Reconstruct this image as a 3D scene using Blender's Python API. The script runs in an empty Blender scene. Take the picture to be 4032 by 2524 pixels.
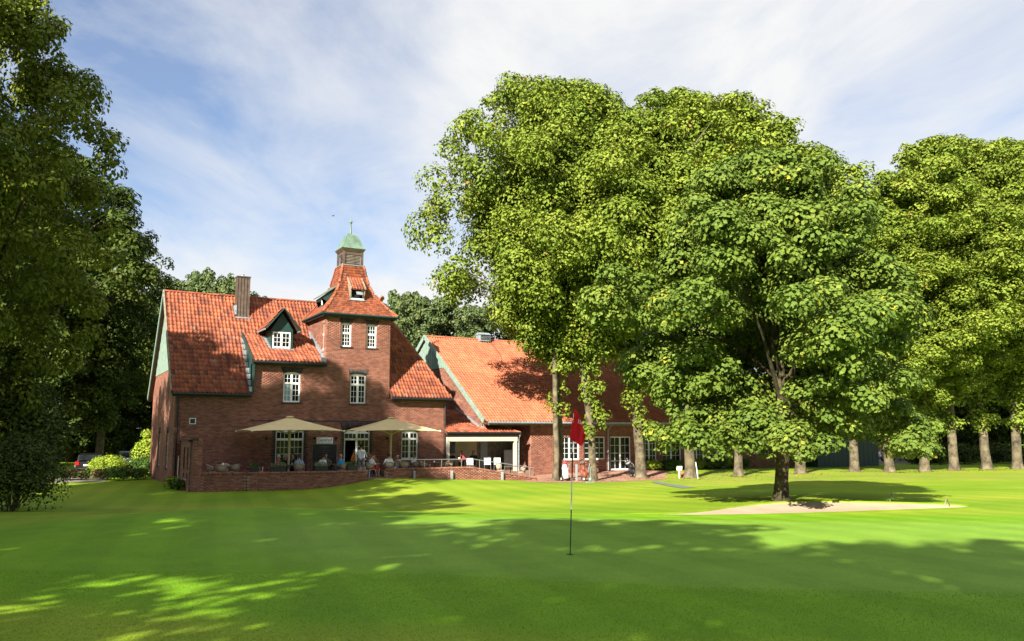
import bpy, bmesh, math, random
import numpy as np
from mathutils import Matrix, Vector
random.seed(7); R_ = np.random.default_rng(7)
S = bpy.context.scene
COL = S.collection
rad = math.radians

# ------------------------------------------------------------------ camera
CAM_Z = 2.5
PITCH, AZ = 6.733, 60.627           # degrees up, azimuth of the view from +X
cam = bpy.data.cameras.new('camera'); co = bpy.data.objects.new('camera', cam); COL.objects.link(co)
co.location = (0, 0, CAM_Z); co.rotation_euler = (rad(90 + PITCH), 0, rad(AZ - 90))
cam.sensor_fit = 'HORIZONTAL'; cam.sensor_width = 36; cam.lens = 36 * 3261 / 4032
cam.shift_y = 58 / 4032; cam.clip_end = 3000; cam.clip_start = 0.1
S.camera = co
# ------------------------------------------------------------------ sun and sky
SUN_EL, SUN_AZ = 31.0, 35.0         # light travels towards azimuth SUN_AZ (from +X)
sd = Vector((math.cos(rad(SUN_AZ)) * math.cos(rad(SUN_EL)), math.sin(rad(SUN_AZ)) * math.cos(rad(SUN_EL)), -math.sin(rad(SUN_EL))))
sun = bpy.data.lights.new('sun', 'SUN'); so = bpy.data.objects.new('sun', sun); COL.objects.link(so)
sun.energy = 5.0; sun.angle = rad(0.55); sun.color = (1.0, 0.91, 0.76)
so.rotation_euler = sd.to_track_quat('-Z', 'Y').to_euler(); so.location = (-40, -30, 40)
W = bpy.data.worlds.new('World'); S.world = W; W.use_nodes = True
wt = W.node_tree; wt.nodes.clear()
def N(t, typ, **kw):
    n = t.nodes.new(typ)
    for k, v in kw.items():
        if k.startswith('i_'):
            n.inputs[k[2:].replace('_', ' ')].default_value = v
        else: setattr(n, k, v)
    return n
def L(t, a, ao, b, bi): t.links.new(a.outputs[ao], b.inputs[bi])
def MATH(t, op, a, b=None, c=None, clamp=False):
    n = t.nodes.new('ShaderNodeMath'); n.operation = op; n.use_clamp = clamp
    for i, v in enumerate((a, b, c)):
        if v is None: continue
        if isinstance(v, (int, float)): n.inputs[i].default_value = v
        else: t.links.new(v, n.inputs[i])
    return n.outputs[0]
def RAMP(t, fac, stops, interp='LINEAR'):
    n = t.nodes.new('ShaderNodeValToRGB'); n.color_ramp.interpolation = interp
    e = n.color_ramp.elements
    while len(e) < len(stops): e.new(0.5)
    for el, (p, c) in zip(e, stops):
        el.position = p; el.color = (*c, 1) if len(c) == 3 else c
    t.links.new(fac, n.inputs[0]); return n.outputs[0]
def MIX(t, fac, a, b, blend='MIX'):
    n = t.nodes.new('ShaderNodeMix'); n.data_type = 'RGBA'; n.blend_type = blend
    for s, v in ((0, fac), (6, a), (7, b)):
        if isinstance(v, (int, float)): n.inputs[s].default_value = v
        elif isinstance(v, tuple): n.inputs[s].default_value = (*v, 1)
        else: t.links.new(v, n.inputs[s])
    return n.outputs[2]
SKYX, SKYY = 3.1, 4.4
SKYR1 = rad(80)
sky = N(wt, 'ShaderNodeTexSky', sky_type='NISHITA', sun_disc=False, sun_elevation=rad(SUN_EL), altitude=0, air_density=1.0, dust_density=0.6, ozone_density=1.6)
sky.sun_rotation = math.atan2(-sd.x, -sd.y)
tc = N(wt, 'ShaderNodeTexCoord')
mp = N(wt, 'ShaderNodeMapping'); mp.inputs['Rotation'].default_value = (0, 0, rad(90 - AZ)); L(wt, tc, 'Generated', mp, 0)
sx = N(wt, 'ShaderNodeSeparateXYZ'); L(wt, mp, 0, sx, 0)
zz = MATH(wt, 'ADD', MATH(wt, 'MAXIMUM', sx.outputs[2], 0.0), 0.16)
cu = MATH(wt, 'DIVIDE', sx.outputs[0], zz); cv = MATH(wt, 'DIVIDE', sx.outputs[1], zz)
cb = N(wt, 'ShaderNodeCombineXYZ'); wt.links.new(cu, cb.inputs[0]); wt.links.new(cv, cb.inputs[1])
m2 = N(wt, 'ShaderNodeMapping'); m2.inputs['Rotation'].default_value = (0, 0, SKYR1); m2.inputs['Scale'].default_value = (0.75, 0.42, 1); m2.inputs['Location'].default_value = (SKYX, SKYY, 0); L(wt, cb, 0, m2, 0)
n1 = N(wt, 'ShaderNodeTexNoise', i_Scale=1.0, i_Detail=5.0, i_Roughness=0.5, i_Distortion=0.25); L(wt, m2, 0, n1, 'Vector')
m3 = N(wt, 'ShaderNodeMapping'); m3.inputs['Rotation'].default_value = (0, 0, SKYR1); m3.inputs['Scale'].default_value = (1.7, 1.1, 1); L(wt, cb, 0, m3, 0)
n2 = N(wt, 'ShaderNodeTexNoise', i_Scale=1.3, i_Detail=8.0, i_Roughness=0.62, i_Distortion=0.5); L(wt, m3, 0, n2, 'Vector')
dens = MATH(wt, 'ADD', n1.outputs[0], MATH(wt, 'MULTIPLY', MATH(wt, 'SUBTRACT', n2.outputs[0], 0.5), 0.5))
cl = RAMP(wt, dens, [(0.33, (0.14,) * 3), (0.49, (0.60,) * 3), (0.64, (1.0,) * 3)])
# the sky whitens towards the horizon
hz = MATH(wt, 'SUBTRACT', 1.0, MATH(wt, 'MULTIPLY', sx.outputs[2], 4.5), clamp=True)
cl2 = MATH(wt, 'ADD', cl, MATH(wt, 'MULTIPLY', hz, 0.8), clamp=True)
skyc = MIX(wt, cl2, MIX(wt, 1.0, sky.outputs[0], (0.75, 0.87, 1.02), 'MULTIPLY'), (5.55, 5.58, 5.6))
bg = N(wt, 'ShaderNodeBackground', i_Strength=0.054); wt.links.new(skyc, bg.inputs[0])
wo = N(wt, 'ShaderNodeOutputWorld'); L(wt, bg, 0, wo, 0)
vs = S.view_settings; vs.view_transform = 'Standard'; vs.look = 'None'; vs.gamma = 1; vs.exposure = 1.64
S.render.engine = 'CYCLES'
S.cycles.max_bounces = 8; S.cycles.transparent_max_bounces = 8

# ------------------------------------------------------------------ photo pixel -> place (4032 x 2524 pixel grid)
_vh = np.array([math.cos(rad(AZ)), math.sin(rad(AZ)), 0]); _r = np.array([math.sin(rad(AZ)), -math.cos(rad(AZ)), 0]); _up = np.array([0, 0, 1.])
_fw = _vh * math.cos(rad(PITCH)) + _up * math.sin(rad(PITCH)); _u = _up * math.cos(rad(PITCH)) - _vh * math.sin(rad(PITCH))
_C = np.array([0, 0, CAM_Z])
def ray(x, y): return _fw + (x - 2016) / 3261 * _r - (y - 1320) / 3261 * _u
def onZ(x, y, Z): d = ray(x, y); return _C + d * (Z - CAM_Z) / d[2]
def onY(x, y, Y): d = ray(x, y); return _C + d * Y / d[1]
def onX(x, y, X): d = ray(x, y); return _C + d * X / d[0]
def dep(x, t):                      # ground position seen in column x at view depth t
    o = (x - 2016) / 3284.; p = (_vh + o * _r) * t; return float(p[0]), float(p[1])

# ------------------------------------------------------------------ helpers
def wm(o):
    m = o.matrix_basis.copy()
    if o.parent: m = wm(o.parent) @ o.matrix_parent_inverse @ m
    return m
def setp(c, p):
    c.parent = p; c.matrix_parent_inverse = wm(p).inverted()
def tag(o, label=None, cat=None, group=None, kind=None):
    if label: o['label'] = label
    if cat: o['category'] = cat
    if group: o['group'] = group
    if kind: o['kind'] = kind
    return o
def empty(name, loc=(0, 0, 0), rz=0, label=None, cat=None, group=None):
    o = bpy.data.objects.new(name, None); COL.objects.link(o); o.location = loc; o.rotation_euler = (0, 0, rz)
    o.empty_display_size = 0.2
    return tag(o, label, cat, group)
def link(name, me, parent=None, kind=None, matrix=None):
    o = bpy.data.objects.new(name, me); COL.objects.link(o)
    if matrix is not None: o.matrix_basis = matrix
    if parent: setp(o, parent)
    if kind: o['kind'] = kind
    return o
def np_mesh(name, V, F, mats, smooth=False, mi=None, attr=None):
    """V (n,3), F (m,k) all the same k; attr: dict name -> per-vertex float array"""
    V = np.asarray(V, np.float32); F = np.asarray(F, np.int32)
    me = bpy.data.meshes.new(name); m, k = F.shape
    me.vertices.add(len(V)); me.vertices.foreach_set('co', V.ravel())
    me.loops.add(m * k); me.loops.foreach_set('vertex_index', F.ravel())
    me.polygons.add(m); me.polygons.foreach_set('loop_start', np.arange(0, m * k, k, dtype=np.int32))
    if mi is not None: me.polygons.foreach_set('material_index', np.asarray(mi, np.int32))
    if smooth: me.polygons.foreach_set('use_smooth', np.ones(m, bool))
    for mt in (mats if isinstance(mats, (list, tuple)) else [mats]): me.materials.append(mt)
    for a, vals in (attr or {}).items():
        at = me.attributes.new(a, 'FLOAT', 'POINT'); at.data.foreach_set('value', np.asarray(vals, np.float32))
    me.update(calc_edges=True); return me
class Basis:
    """a wall plane: O origin, U along it, N outward; v is up"""
    def __init__(s, O, U, Nn, V=(0, 0, 1)):
        s.O = np.array(O, float); s.U = np.array(U, float); s.N = np.array(Nn, float); s.V = np.array(V, float)
    def __call__(s, u, v, w=0.0): return s.O + s.U * u + s.V * v + s.N * w
WORLD = Basis((0, 0, 0), (1, 0, 0), (0, 1, 0))   # (x, z, y)
class MB:
    def __init__(s): s.v = []; s.f = []; s.m = []; s.cur = 0
    def add(s, vs, fs):
        b = len(s.v); s.v += [tuple(map(float, p)) for p in vs]
        for f in fs: s.f.append(tuple(i + b for i in f)); s.m.append(s.cur)
        return s
    def box(s, x0, x1, y0, y1, z0, z1):
        return s.add([(x0, y0, z0), (x1, y0, z0), (x1, y1, z0), (x0, y1, z0), (x0, y0, z1), (x1, y0, z1), (x1, y1, z1), (x0, y1, z1)],
                     [(0, 3, 2, 1), (4, 5, 6, 7), (0, 1, 5, 4), (1, 2, 6, 5), (2, 3, 7, 6), (3, 0, 4, 7)])
    def bbox(s, B, u0, u1, v0, v1, w0, w1):
        p = [B(u, v, w) for w in (w0, w1) for (u, v) in ((u0, v0), (u1, v0), (u1, v1), (u0, v1))]
        return s.add(p, [(0, 1, 2, 3), (7, 6, 5, 4), (0, 4, 5, 1), (1, 5, 6, 2), (2, 6, 7, 3), (3, 7, 4, 0)])
    def beam(s, a, b, w, h=None, up=(0, 0, 1)):
        a = Vector(a); b = Vector(b); d = (b - a).normalized(); up = Vector(up)
        if abs(d.dot(up)) > .98: up = Vector((1, 0, 0))
        x = d.cross(up).normalized(); y = x.cross(d); h = h or w
        p = [q + x * i * w / 2 + y * j * h / 2 for q in (a, b) for (i, j) in ((-1, -1), (1, -1), (1, 1), (-1, 1))]
        return s.add(p, [(3, 2, 1, 0), (4, 5, 6, 7), (0, 1, 5, 4), (1, 2, 6, 5), (2, 3, 7, 6), (3, 0, 4, 7)])
    def tube(s, pts, rads, n=8, cap=True):
        pts = [Vector(p) for p in pts]
        if isinstance(rads, (int, float)): rads = [rads] * len(pts)
        vs = []; ref = Vector((0.13, 0.97, 0.2))
        for i, p in enumerate(pts):
            d = (pts[min(i + 1, len(pts) - 1)] - pts[max(i - 1, 0)]).normalized()
            x = d.cross(ref)
            if x.length < .15: x = d.cross(Vector((1, 0, 0)))
            x.normalize(); y = d.cross(x)
            for k in range(n):
                a = 2 * math.pi * k / n; vs.append(p + (x * math.cos(a) + y * math.sin(a)) * rads[i])
        fs = []
        for i in range(len(pts) - 1):
            for k in range(n):
                k2 = (k + 1) % n; fs.append((i * n + k, i * n + k2, (i + 1) * n + k2, (i + 1) * n + k))
        if cap: fs += [tuple(range(n))[::-1], tuple(range((len(pts) - 1) * n, len(pts) * n))]
        return s.add(vs, fs)
    def lathe(s, prof, n=12, c=(0, 0, 0), rot=0.0, cap=True):
        vs = []; fs = []
        for (r, z) in prof:
            for k in range(n):
                a = rot + 2 * math.pi * k / n; vs.append((c[0] + r * math.cos(a), c[1] + r * math.sin(a), c[2] + z))
        for i in range(len(prof) - 1):
            for k in range(n):
                k2 = (k + 1) % n; fs.append((i * n + k, i * n + k2, (i + 1) * n + k2, (i + 1) * n + k))
        if cap: fs += [tuple(range(n))[::-1], tuple(range((len(prof) - 1) * n, len(prof) * n))]
        return s.add(vs, fs)
    def prism(s, poly, d):
        """poly: 3D points of a planar face, d: extrusion vector"""
        n = len(poly); a = [Vector(p) for p in poly]; d = Vector(d)
        fs = [tuple(range(n))[::-1], tuple(range(n, 2 * n))] + [(i, (i + 1) % n, n + (i + 1) % n, n + i) for i in range(n)]
        return s.add(a + [p + d for p in a], fs)
    def ell(s, c, r, n=10, m=6):
        prof = [(math.sin(math.pi * i / m), -math.cos(math.pi * i / m)) for i in range(m + 1)]
        b = len(s.v); s.lathe([(max(p[0], .01), p[1]) for p in prof], n)
        for i in range(b, len(s.v)):
            v = s.v[i]; s.v[i] = (c[0] + v[0] * r[0], c[1] + v[1] * r[1], c[2] + v[2] * r[2])
        return s
    def mesh(s, name, mats, smooth=False):
        me = bpy.data.meshes.new(name); me.from_pydata(s.v, [], s.f)
        for m in (mats if isinstance(mats, (list, tuple)) else [mats]): me.materials.append(m)
        me.polygons.foreach_set('material_index', s.m)
        if smooth: me.polygons.foreach_set('use_smooth', [True] * len(s.f))
        bm = bmesh.new(); bm.from_mesh(me); bmesh.ops.recalc_face_normals(bm, faces=bm.faces); bm.to_mesh(me); bm.free()
        me.update(); return me
    def build(s, name, mats, parent=None, smooth=False, kind=None, bevel=0):
        o = link(name, s.mesh(name, mats, smooth), parent, kind)
        if bevel:
            b = o.modifiers.new('b', 'BEVEL'); b.width = bevel; b.segments = 2; b.limit_method = 'ANGLE'
        return o
def copy_tree(o, parent=None):
    c = o.copy(); COL.objects.link(c)
    if parent: c.parent = parent
    for ch in list(o.children): copy_tree(ch, c)
    return c

# ------------------------------------------------------------------ materials
def mat(name, col, rough=0.8, var=0.18, scale=6.0, bump=0.15, metal=0.0, spec=0.4, bscale=None, col2=None, sheen=0, coords='Object', attr=None, objrnd=0.0, transl=0.0):
    m = bpy.data.materials.new(name); m.use_nodes = True; t = m.node_tree; t.nodes.clear()
    out = N(t, 'ShaderNodeOutputMaterial'); p = N(t, 'ShaderNodeBsdfPrincipled')
    p.inputs['Roughness'].default_value = rough; p.inputs['Metallic'].default_value = metal; p.inputs['Specular IOR Level'].default_value = spec
    c = N(t, 'ShaderNodeTexCoord')
    nz = N(t, 'ShaderNodeTexNoise', i_Scale=scale, i_Detail=6.0, i_Roughness=0.6); L(t, c, coords, nz, 'Vector')
    lo = tuple(max(0, x * (1 - var * 1.6)) for x in col); hi = tuple(min(1, x * (1 + var * 1.3)) for x in (col2 or col))
    cc = RAMP(t, nz.outputs[0], [(0.28, lo), (0.72, hi)])
    if attr:
        a = N(t, 'ShaderNodeAttribute', attribute_name='rnd'); v = a.outputs['Fac']
        if objrnd:
            oi = N(t, 'ShaderNodeObjectInfo'); v = MATH(t, 'FRACT', MATH(t, 'ADD', v, oi.outputs['Random']))
        cc = MIX(t, 1.0, RAMP(t, v, attr), MIX(t, 0.75, (1.0, 1.0, 1.0), RAMP(t, nz.outputs[0], [(0.25, (1 - var * 1.6,) * 3), (0.7, (1 + var,) * 3)])), 'MULTIPLY')
    t.links.new(cc, p.inputs['Base Color'])
    if bump:
        nb = N(t, 'ShaderNodeTexNoise', i_Scale=bscale or scale * 6, i_Detail=4.0); L(t, c, coords, nb, 'Vector')
        b = N(t, 'ShaderNodeBump', i_Strength=bump, i_Distance=0.02); L(t, nb, 0, b, 'Height'); L(t, b, 0, p, 'Normal')
    if transl:
        tr = N(t, 'ShaderNodeBsdfTranslucent'); t.links.new(cc, tr.inputs[0]); ms = N(t, 'ShaderNodeMixShader'); ms.inputs[0].default_value = transl
        L(t, p, 0, ms, 1); L(t, tr, 0, ms, 2); L(t, ms, 0, out, 0)
    else: L(t, p, 0, out, 0)
    return m
brick_ramp = [(0.0, (0.165, 0.068, 0.052)), (0.3, (0.215, 0.088, 0.062)), (0.65, (0.265, 0.112, 0.074)), (0.9, (0.31, 0.14, 0.09)), (1.0, (0.25, 0.135, 0.11))]
tile_ramp = [(0.0, (0.140, 0.041, 0.026)), (0.25, (0.210, 0.057, 0.030)), (0.6, (0.285, 0.076, 0.034)), (0.88, (0.345, 0.102, 0.043)), (1.0, (0.24, 0.11, 0.072))]
M_brick = mat('red_brick', (0.2, 0.07, 0.05), 0.9, 0.25, 1.2, 0.25, attr=brick_ramp, objrnd=1, bscale=60)
M_dbrick = mat('dark_brick', (0.03, 0.032, 0.036), 0.75, 0.3, 5, 0.3, attr=[(0, (0.018, 0.018, 0.02)), (0.6, (0.04, 0.04, 0.043)), (1, (0.075, 0.05, 0.045))], objrnd=1)
M_mortar = mat('mortar', (0.3250, 0.2210, 0.1820), 0.95, 0.2, 3, 0.3, bscale=40)
M_tile = mat('clay_roof_tile', (0.5, 0.12, 0.05), 0.75, 0.34, 0.8, 0.2, attr=tile_ramp, objrnd=1, bscale=30)
M_btile = mat('newer_clay_tile', (0.5, 0.12, 0.05), 0.7, 0.16, 0.6, 0.15, attr=[(0, (0.35, 0.100, 0.050)), (0.5, (0.40, 0.122, 0.060)), (1, (0.45, 0.150, 0.075))], objrnd=1, bscale=30)
M_rooflay = mat('roof_underlay', (0.10, 0.045, 0.03), 0.95)
M_white = mat('white_painted_wood', (0.74, 0.76, 0.76), 0.45, 0.06, 4, 0.05)
M_cream = mat('cream_plaster', (0.62, 0.52, 0.36), 0.9, 0.08, 2, 0.2)
M_dgreen = mat('dark_green_paint', (0.012, 0.042, 0.036), 0.5, 0.25, 5, 0.12)
M_pgreen = mat('pale_green_paint', (0.19, 0.265, 0.225), 0.65, 0.15, 3, 0.12)
M_copper = mat('green_copper', (0.115, 0.185, 0.14), 0.6, 0.22, 3, 0.12, metal=0.1)
M_bcopper = mat('brown_copper', (0.13, 0.095, 0.075), 0.45, 0.25, 4, 0.1, metal=0.35)
M_zinc = mat('weathered_zinc', (0.33, 0.40, 0.45), 0.5, 0.22, 6, 0.15, metal=0.5)
M_black = mat('black_iron', (0.012, 0.013, 0.014), 0.5, 0.2, 8, 0.1)
M_steel = mat('brushed_steel', (0.62, 0.63, 0.62), 0.32, 0.06, 12, 0.03, metal=0.9)
M_grey = mat('grey_metal', (0.30, 0.33, 0.34), 0.5, 0.1, 6, 0.08, metal=0.2)
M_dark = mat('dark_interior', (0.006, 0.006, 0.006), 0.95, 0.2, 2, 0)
M_concrete = mat('concrete', (0.22, 0.21, 0.19), 0.92, 0.2, 3, 0.3)
M_woodgrey = mat('weathered_wood', (0.22, 0.19, 0.15), 0.85, 0.3, 4, 0.25)
M_terracotta = mat('terracotta', (0.42, 0.16, 0.09), 0.8, 0.2, 5, 0.2)
def glassmat():
    m = mat('window_glass', (0.010, 0.013, 0.014), 0.05, 0.5, 1.5, 0.05, spec=0.22, bscale=1.2)
    return m
M_glass = glassmat()
M_curtain = mat('window_with_pale_curtain', (0.26, 0.34, 0.42), 0.15, 0.2, 3, 0.05, spec=0.7)
M_bark = mat('linden_bark', (0.05, 0.04, 0.026), 0.95, 0.5, 2.2, 0.9, bscale=9, col2=(0.115, 0.095, 0.06))
M_dbark = mat('mossy_dark_bark', (0.0303, 0.0248, 0.0154), 0.95, 0.5, 3, 0.9, bscale=10, col2=(0.0550, 0.0468, 0.0220))
def leafmat(name, ramp, tr=0.18):
    m = mat(name, (0.1, 0.15, 0.03), 0.6, 0.12, 0.35, 0, attr=ramp, spec=0.14, transl=tr); return m
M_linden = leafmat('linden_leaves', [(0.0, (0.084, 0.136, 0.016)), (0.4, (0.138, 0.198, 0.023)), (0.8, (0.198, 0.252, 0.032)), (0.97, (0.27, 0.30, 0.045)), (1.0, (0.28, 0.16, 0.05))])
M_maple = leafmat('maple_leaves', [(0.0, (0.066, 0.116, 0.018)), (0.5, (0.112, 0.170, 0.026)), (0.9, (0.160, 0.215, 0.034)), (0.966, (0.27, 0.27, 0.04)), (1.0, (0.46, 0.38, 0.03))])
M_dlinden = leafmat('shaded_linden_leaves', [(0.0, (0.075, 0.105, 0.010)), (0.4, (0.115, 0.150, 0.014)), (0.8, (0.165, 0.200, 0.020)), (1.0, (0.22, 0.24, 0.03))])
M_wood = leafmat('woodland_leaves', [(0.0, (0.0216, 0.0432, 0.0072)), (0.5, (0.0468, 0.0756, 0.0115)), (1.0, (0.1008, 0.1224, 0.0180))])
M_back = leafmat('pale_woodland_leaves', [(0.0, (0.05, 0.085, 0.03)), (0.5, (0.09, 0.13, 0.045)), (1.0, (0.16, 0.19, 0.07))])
M_lime = leafmat('bright_shrub_leaves', [(0.0, (0.14, 0.22, 0.02)), (0.5, (0.24, 0.33, 0.03)), (1.0, (0.38, 0.44, 0.06))])
M_shrub = leafmat('shrub_leaves', [(0.0, (0.03, 0.07, 0.015)), (0.5, (0.06, 0.12, 0.02)), (1.0, (0.12, 0.19, 0.03))])
M_dry = leafmat('dry_border_stems', [(0.0, (0.10, 0.09, 0.03)), (0.5, (0.16, 0.14, 0.05)), (1.0, (0.14, 0.19, 0.04))])
M_flower = leafmat('pale_planter_flowers', [(0.0, (0.05, 0.11, 0.03)), (0.6, (0.12, 0.2, 0.05)), (0.8, (0.5, 0.55, 0.35)), (1.0, (0.75, 0.75, 0.6))])
# ================================================================== ground
CP = np.array([(0, 0, .85), (-5, 5, .85), (-6, -6, .85), (10, -6, .85), (5, 5, .80), (12, 2, .75), (6.83, 10.4, .73), (2, 12, .78),
 (4.1, 18.3, .93), (.15, 19.4, .72), (-6, 18, .7), (5.8, 17.2, .76), (10.1, 14.8, .68), (7.5, 16.2, .72), (14.6, 12, .58), (18.9, 11.9, .5), (14.1, 16.0, .43), (18.8, 15.2, .36), (23.4, 14.6, .33),
 (9.2, 27, -.2), (15.8, 23.2, -.02), (4, 30, -.2), (-.6, 30.2, .1), (-6, 30, .2), (21.5, 20.3, .26), (17, 18.8, .24), (25, 18, .28), (13, 19, .33), (13.2, 16.9, .43),
 (30, 25, .05), (45, 30, -.1), (50, 39, -.2), (64, 36, -.2), (80, 40, -.2), (40, 15, .3), (60, 10, .2),
 (6.5, 45, -.5), (9.3, 44.2, -.5), (12, 43.2, -.52), (14, 42.9, -.36), (15.7, 43.6, -.13), (16.6, 44.6, -.05), (18.7, 44.6, -.07), (21, 44.6, -.22), (24.5, 44.6, -.34), (27, 44.6, -.46), (29, 43.5, -.42), (34, 42, -.33),
 (10, 37, -.48), (16, 38, -.36), (20, 35, -.3), (25, 34, -.28), (3, 40, -.5), (0, 50, -.45), (5.5, 60, -.42), (-10, 60, -.45), (-12, 40, -.1), (-20, 20, .5),
 (36, 48.5, -.2), (45, 48.5, -.22), (56, 46, -.25), (30, 70, -.4), (90, 60, -.25), (60, 90, -.4), (0, 90, -.5), (-40, 60, -.4), (-30, -20, .8), (40, -20, .5), (100, 0, 0), (120, 100, -.3)], float)
def _tps(r2): return np.where(r2 > 1e-9, r2 * np.log(r2 + 1e-12) * 0.5, 0)
_n = len(CP); _K = _tps(((CP[:, None, :2] - CP[None, :, :2]) ** 2).sum(2)) + np.eye(_n) * 2.0
_P = np.c_[np.ones(_n), CP[:, :2]]
_A = np.block([[_K, _P], [_P.T, np.zeros((3, 3))]]); _w = np.linalg.solve(_A, np.r_[CP[:, 2], 0, 0, 0])
BUNK = np.array([(12.3, 17.25), (14.0, 16.2), (16.5, 15.75), (18.8, 15.4), (21, 15.0), (23.0, 14.7), (24.2, 15.0), (24.3, 16.0), (23.3, 17.4), (22.2, 18.5), (20.9, 19.3), (19.2, 19.3), (17.6, 18.75), (16.0, 17.95), (14.2, 17.45)])
def smooth_loop(P, it=3):
    for _ in range(it): P = np.stack([.75 * P + .25 * np.roll(P, -1, 0), .25 * P + .75 * np.roll(P, -1, 0)], 1).reshape(-1, 2)
    return P
BUNKS = smooth_loop(BUNK)
def inside(P, x, y):
    r = np.zeros(np.shape(x), bool); a = P; b = np.roll(P, -1, 0)
    for (x0, y0), (x1, y1) in zip(a, b):
        c = ((y0 > y) != (y1 > y)) & (x < (x1 - x0) * (y - y0) / (y1 - y0 + 1e-12) + x0); r ^= c
    return r
def pdist(P, x, y):
    d = np.full(np.shape(x), 1e9)
    for (x0, y0), (x1, y1) in zip(P, np.roll(P, -1, 0)):
        dx, dy = x1 - x0, y1 - y0; t = np.clip(((x - x0) * dx + (y - y0) * dy) / (dx * dx + dy * dy), 0, 1)
        d = np.minimum(d, np.hypot(x - x0 - t * dx, y - y0 - t * dy))
    return d
def H(x, y, house=True):
    x = np.atleast_1d(np.asarray(x, float)); y = np.atleast_1d(np.asarray(y, float)); sh = x.shape; x = x.ravel(); y = y.ravel()
    out = np.empty(len(x))
    for i in range(0, len(x), 20000):
        xx, yy = x[i:i + 20000], y[i:i + 20000]
        r2 = (xx[:, None] - CP[:, 0]) ** 2 + (yy[:, None] - CP[:, 1]) ** 2
        z = _tps(r2) @ _w[:_n] + _w[_n] + _w[_n + 1] * xx + _w[_n + 2] * yy
        far = np.clip((np.hypot(xx - 20, yy - 30) - 70) / 60, 0, 1); z = z * (1 - far) + -.3 * far
        ins = inside(BUNKS, xx, yy); d = pdist(BUNKS, xx, yy)
        z = np.where(ins, z - .15 * np.clip(d / .9, 0, 1) ** .8, z + .035 * np.exp(-(d / .6) ** 2))
        if house:
            z = np.where(ins, z - .35, z - .07 * np.clip(1.6 - d / .3, 0, 1))
            hm = ((xx > 6.8) & (xx < 22.4) & (yy > 46.2) & (yy < 60)) | ((xx > 22) & (xx < 28) & (yy > 46.5) & (yy < 58)) | ((xx > 29.4) & (xx < 54) & (yy > 49.5) & (yy < 66))
            z = np.where(hm, -.62, z)
        out[i:i + 20000] = z
    return out.reshape(sh)
def h1(x, y): return float(H(x, y, False)[0])
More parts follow.
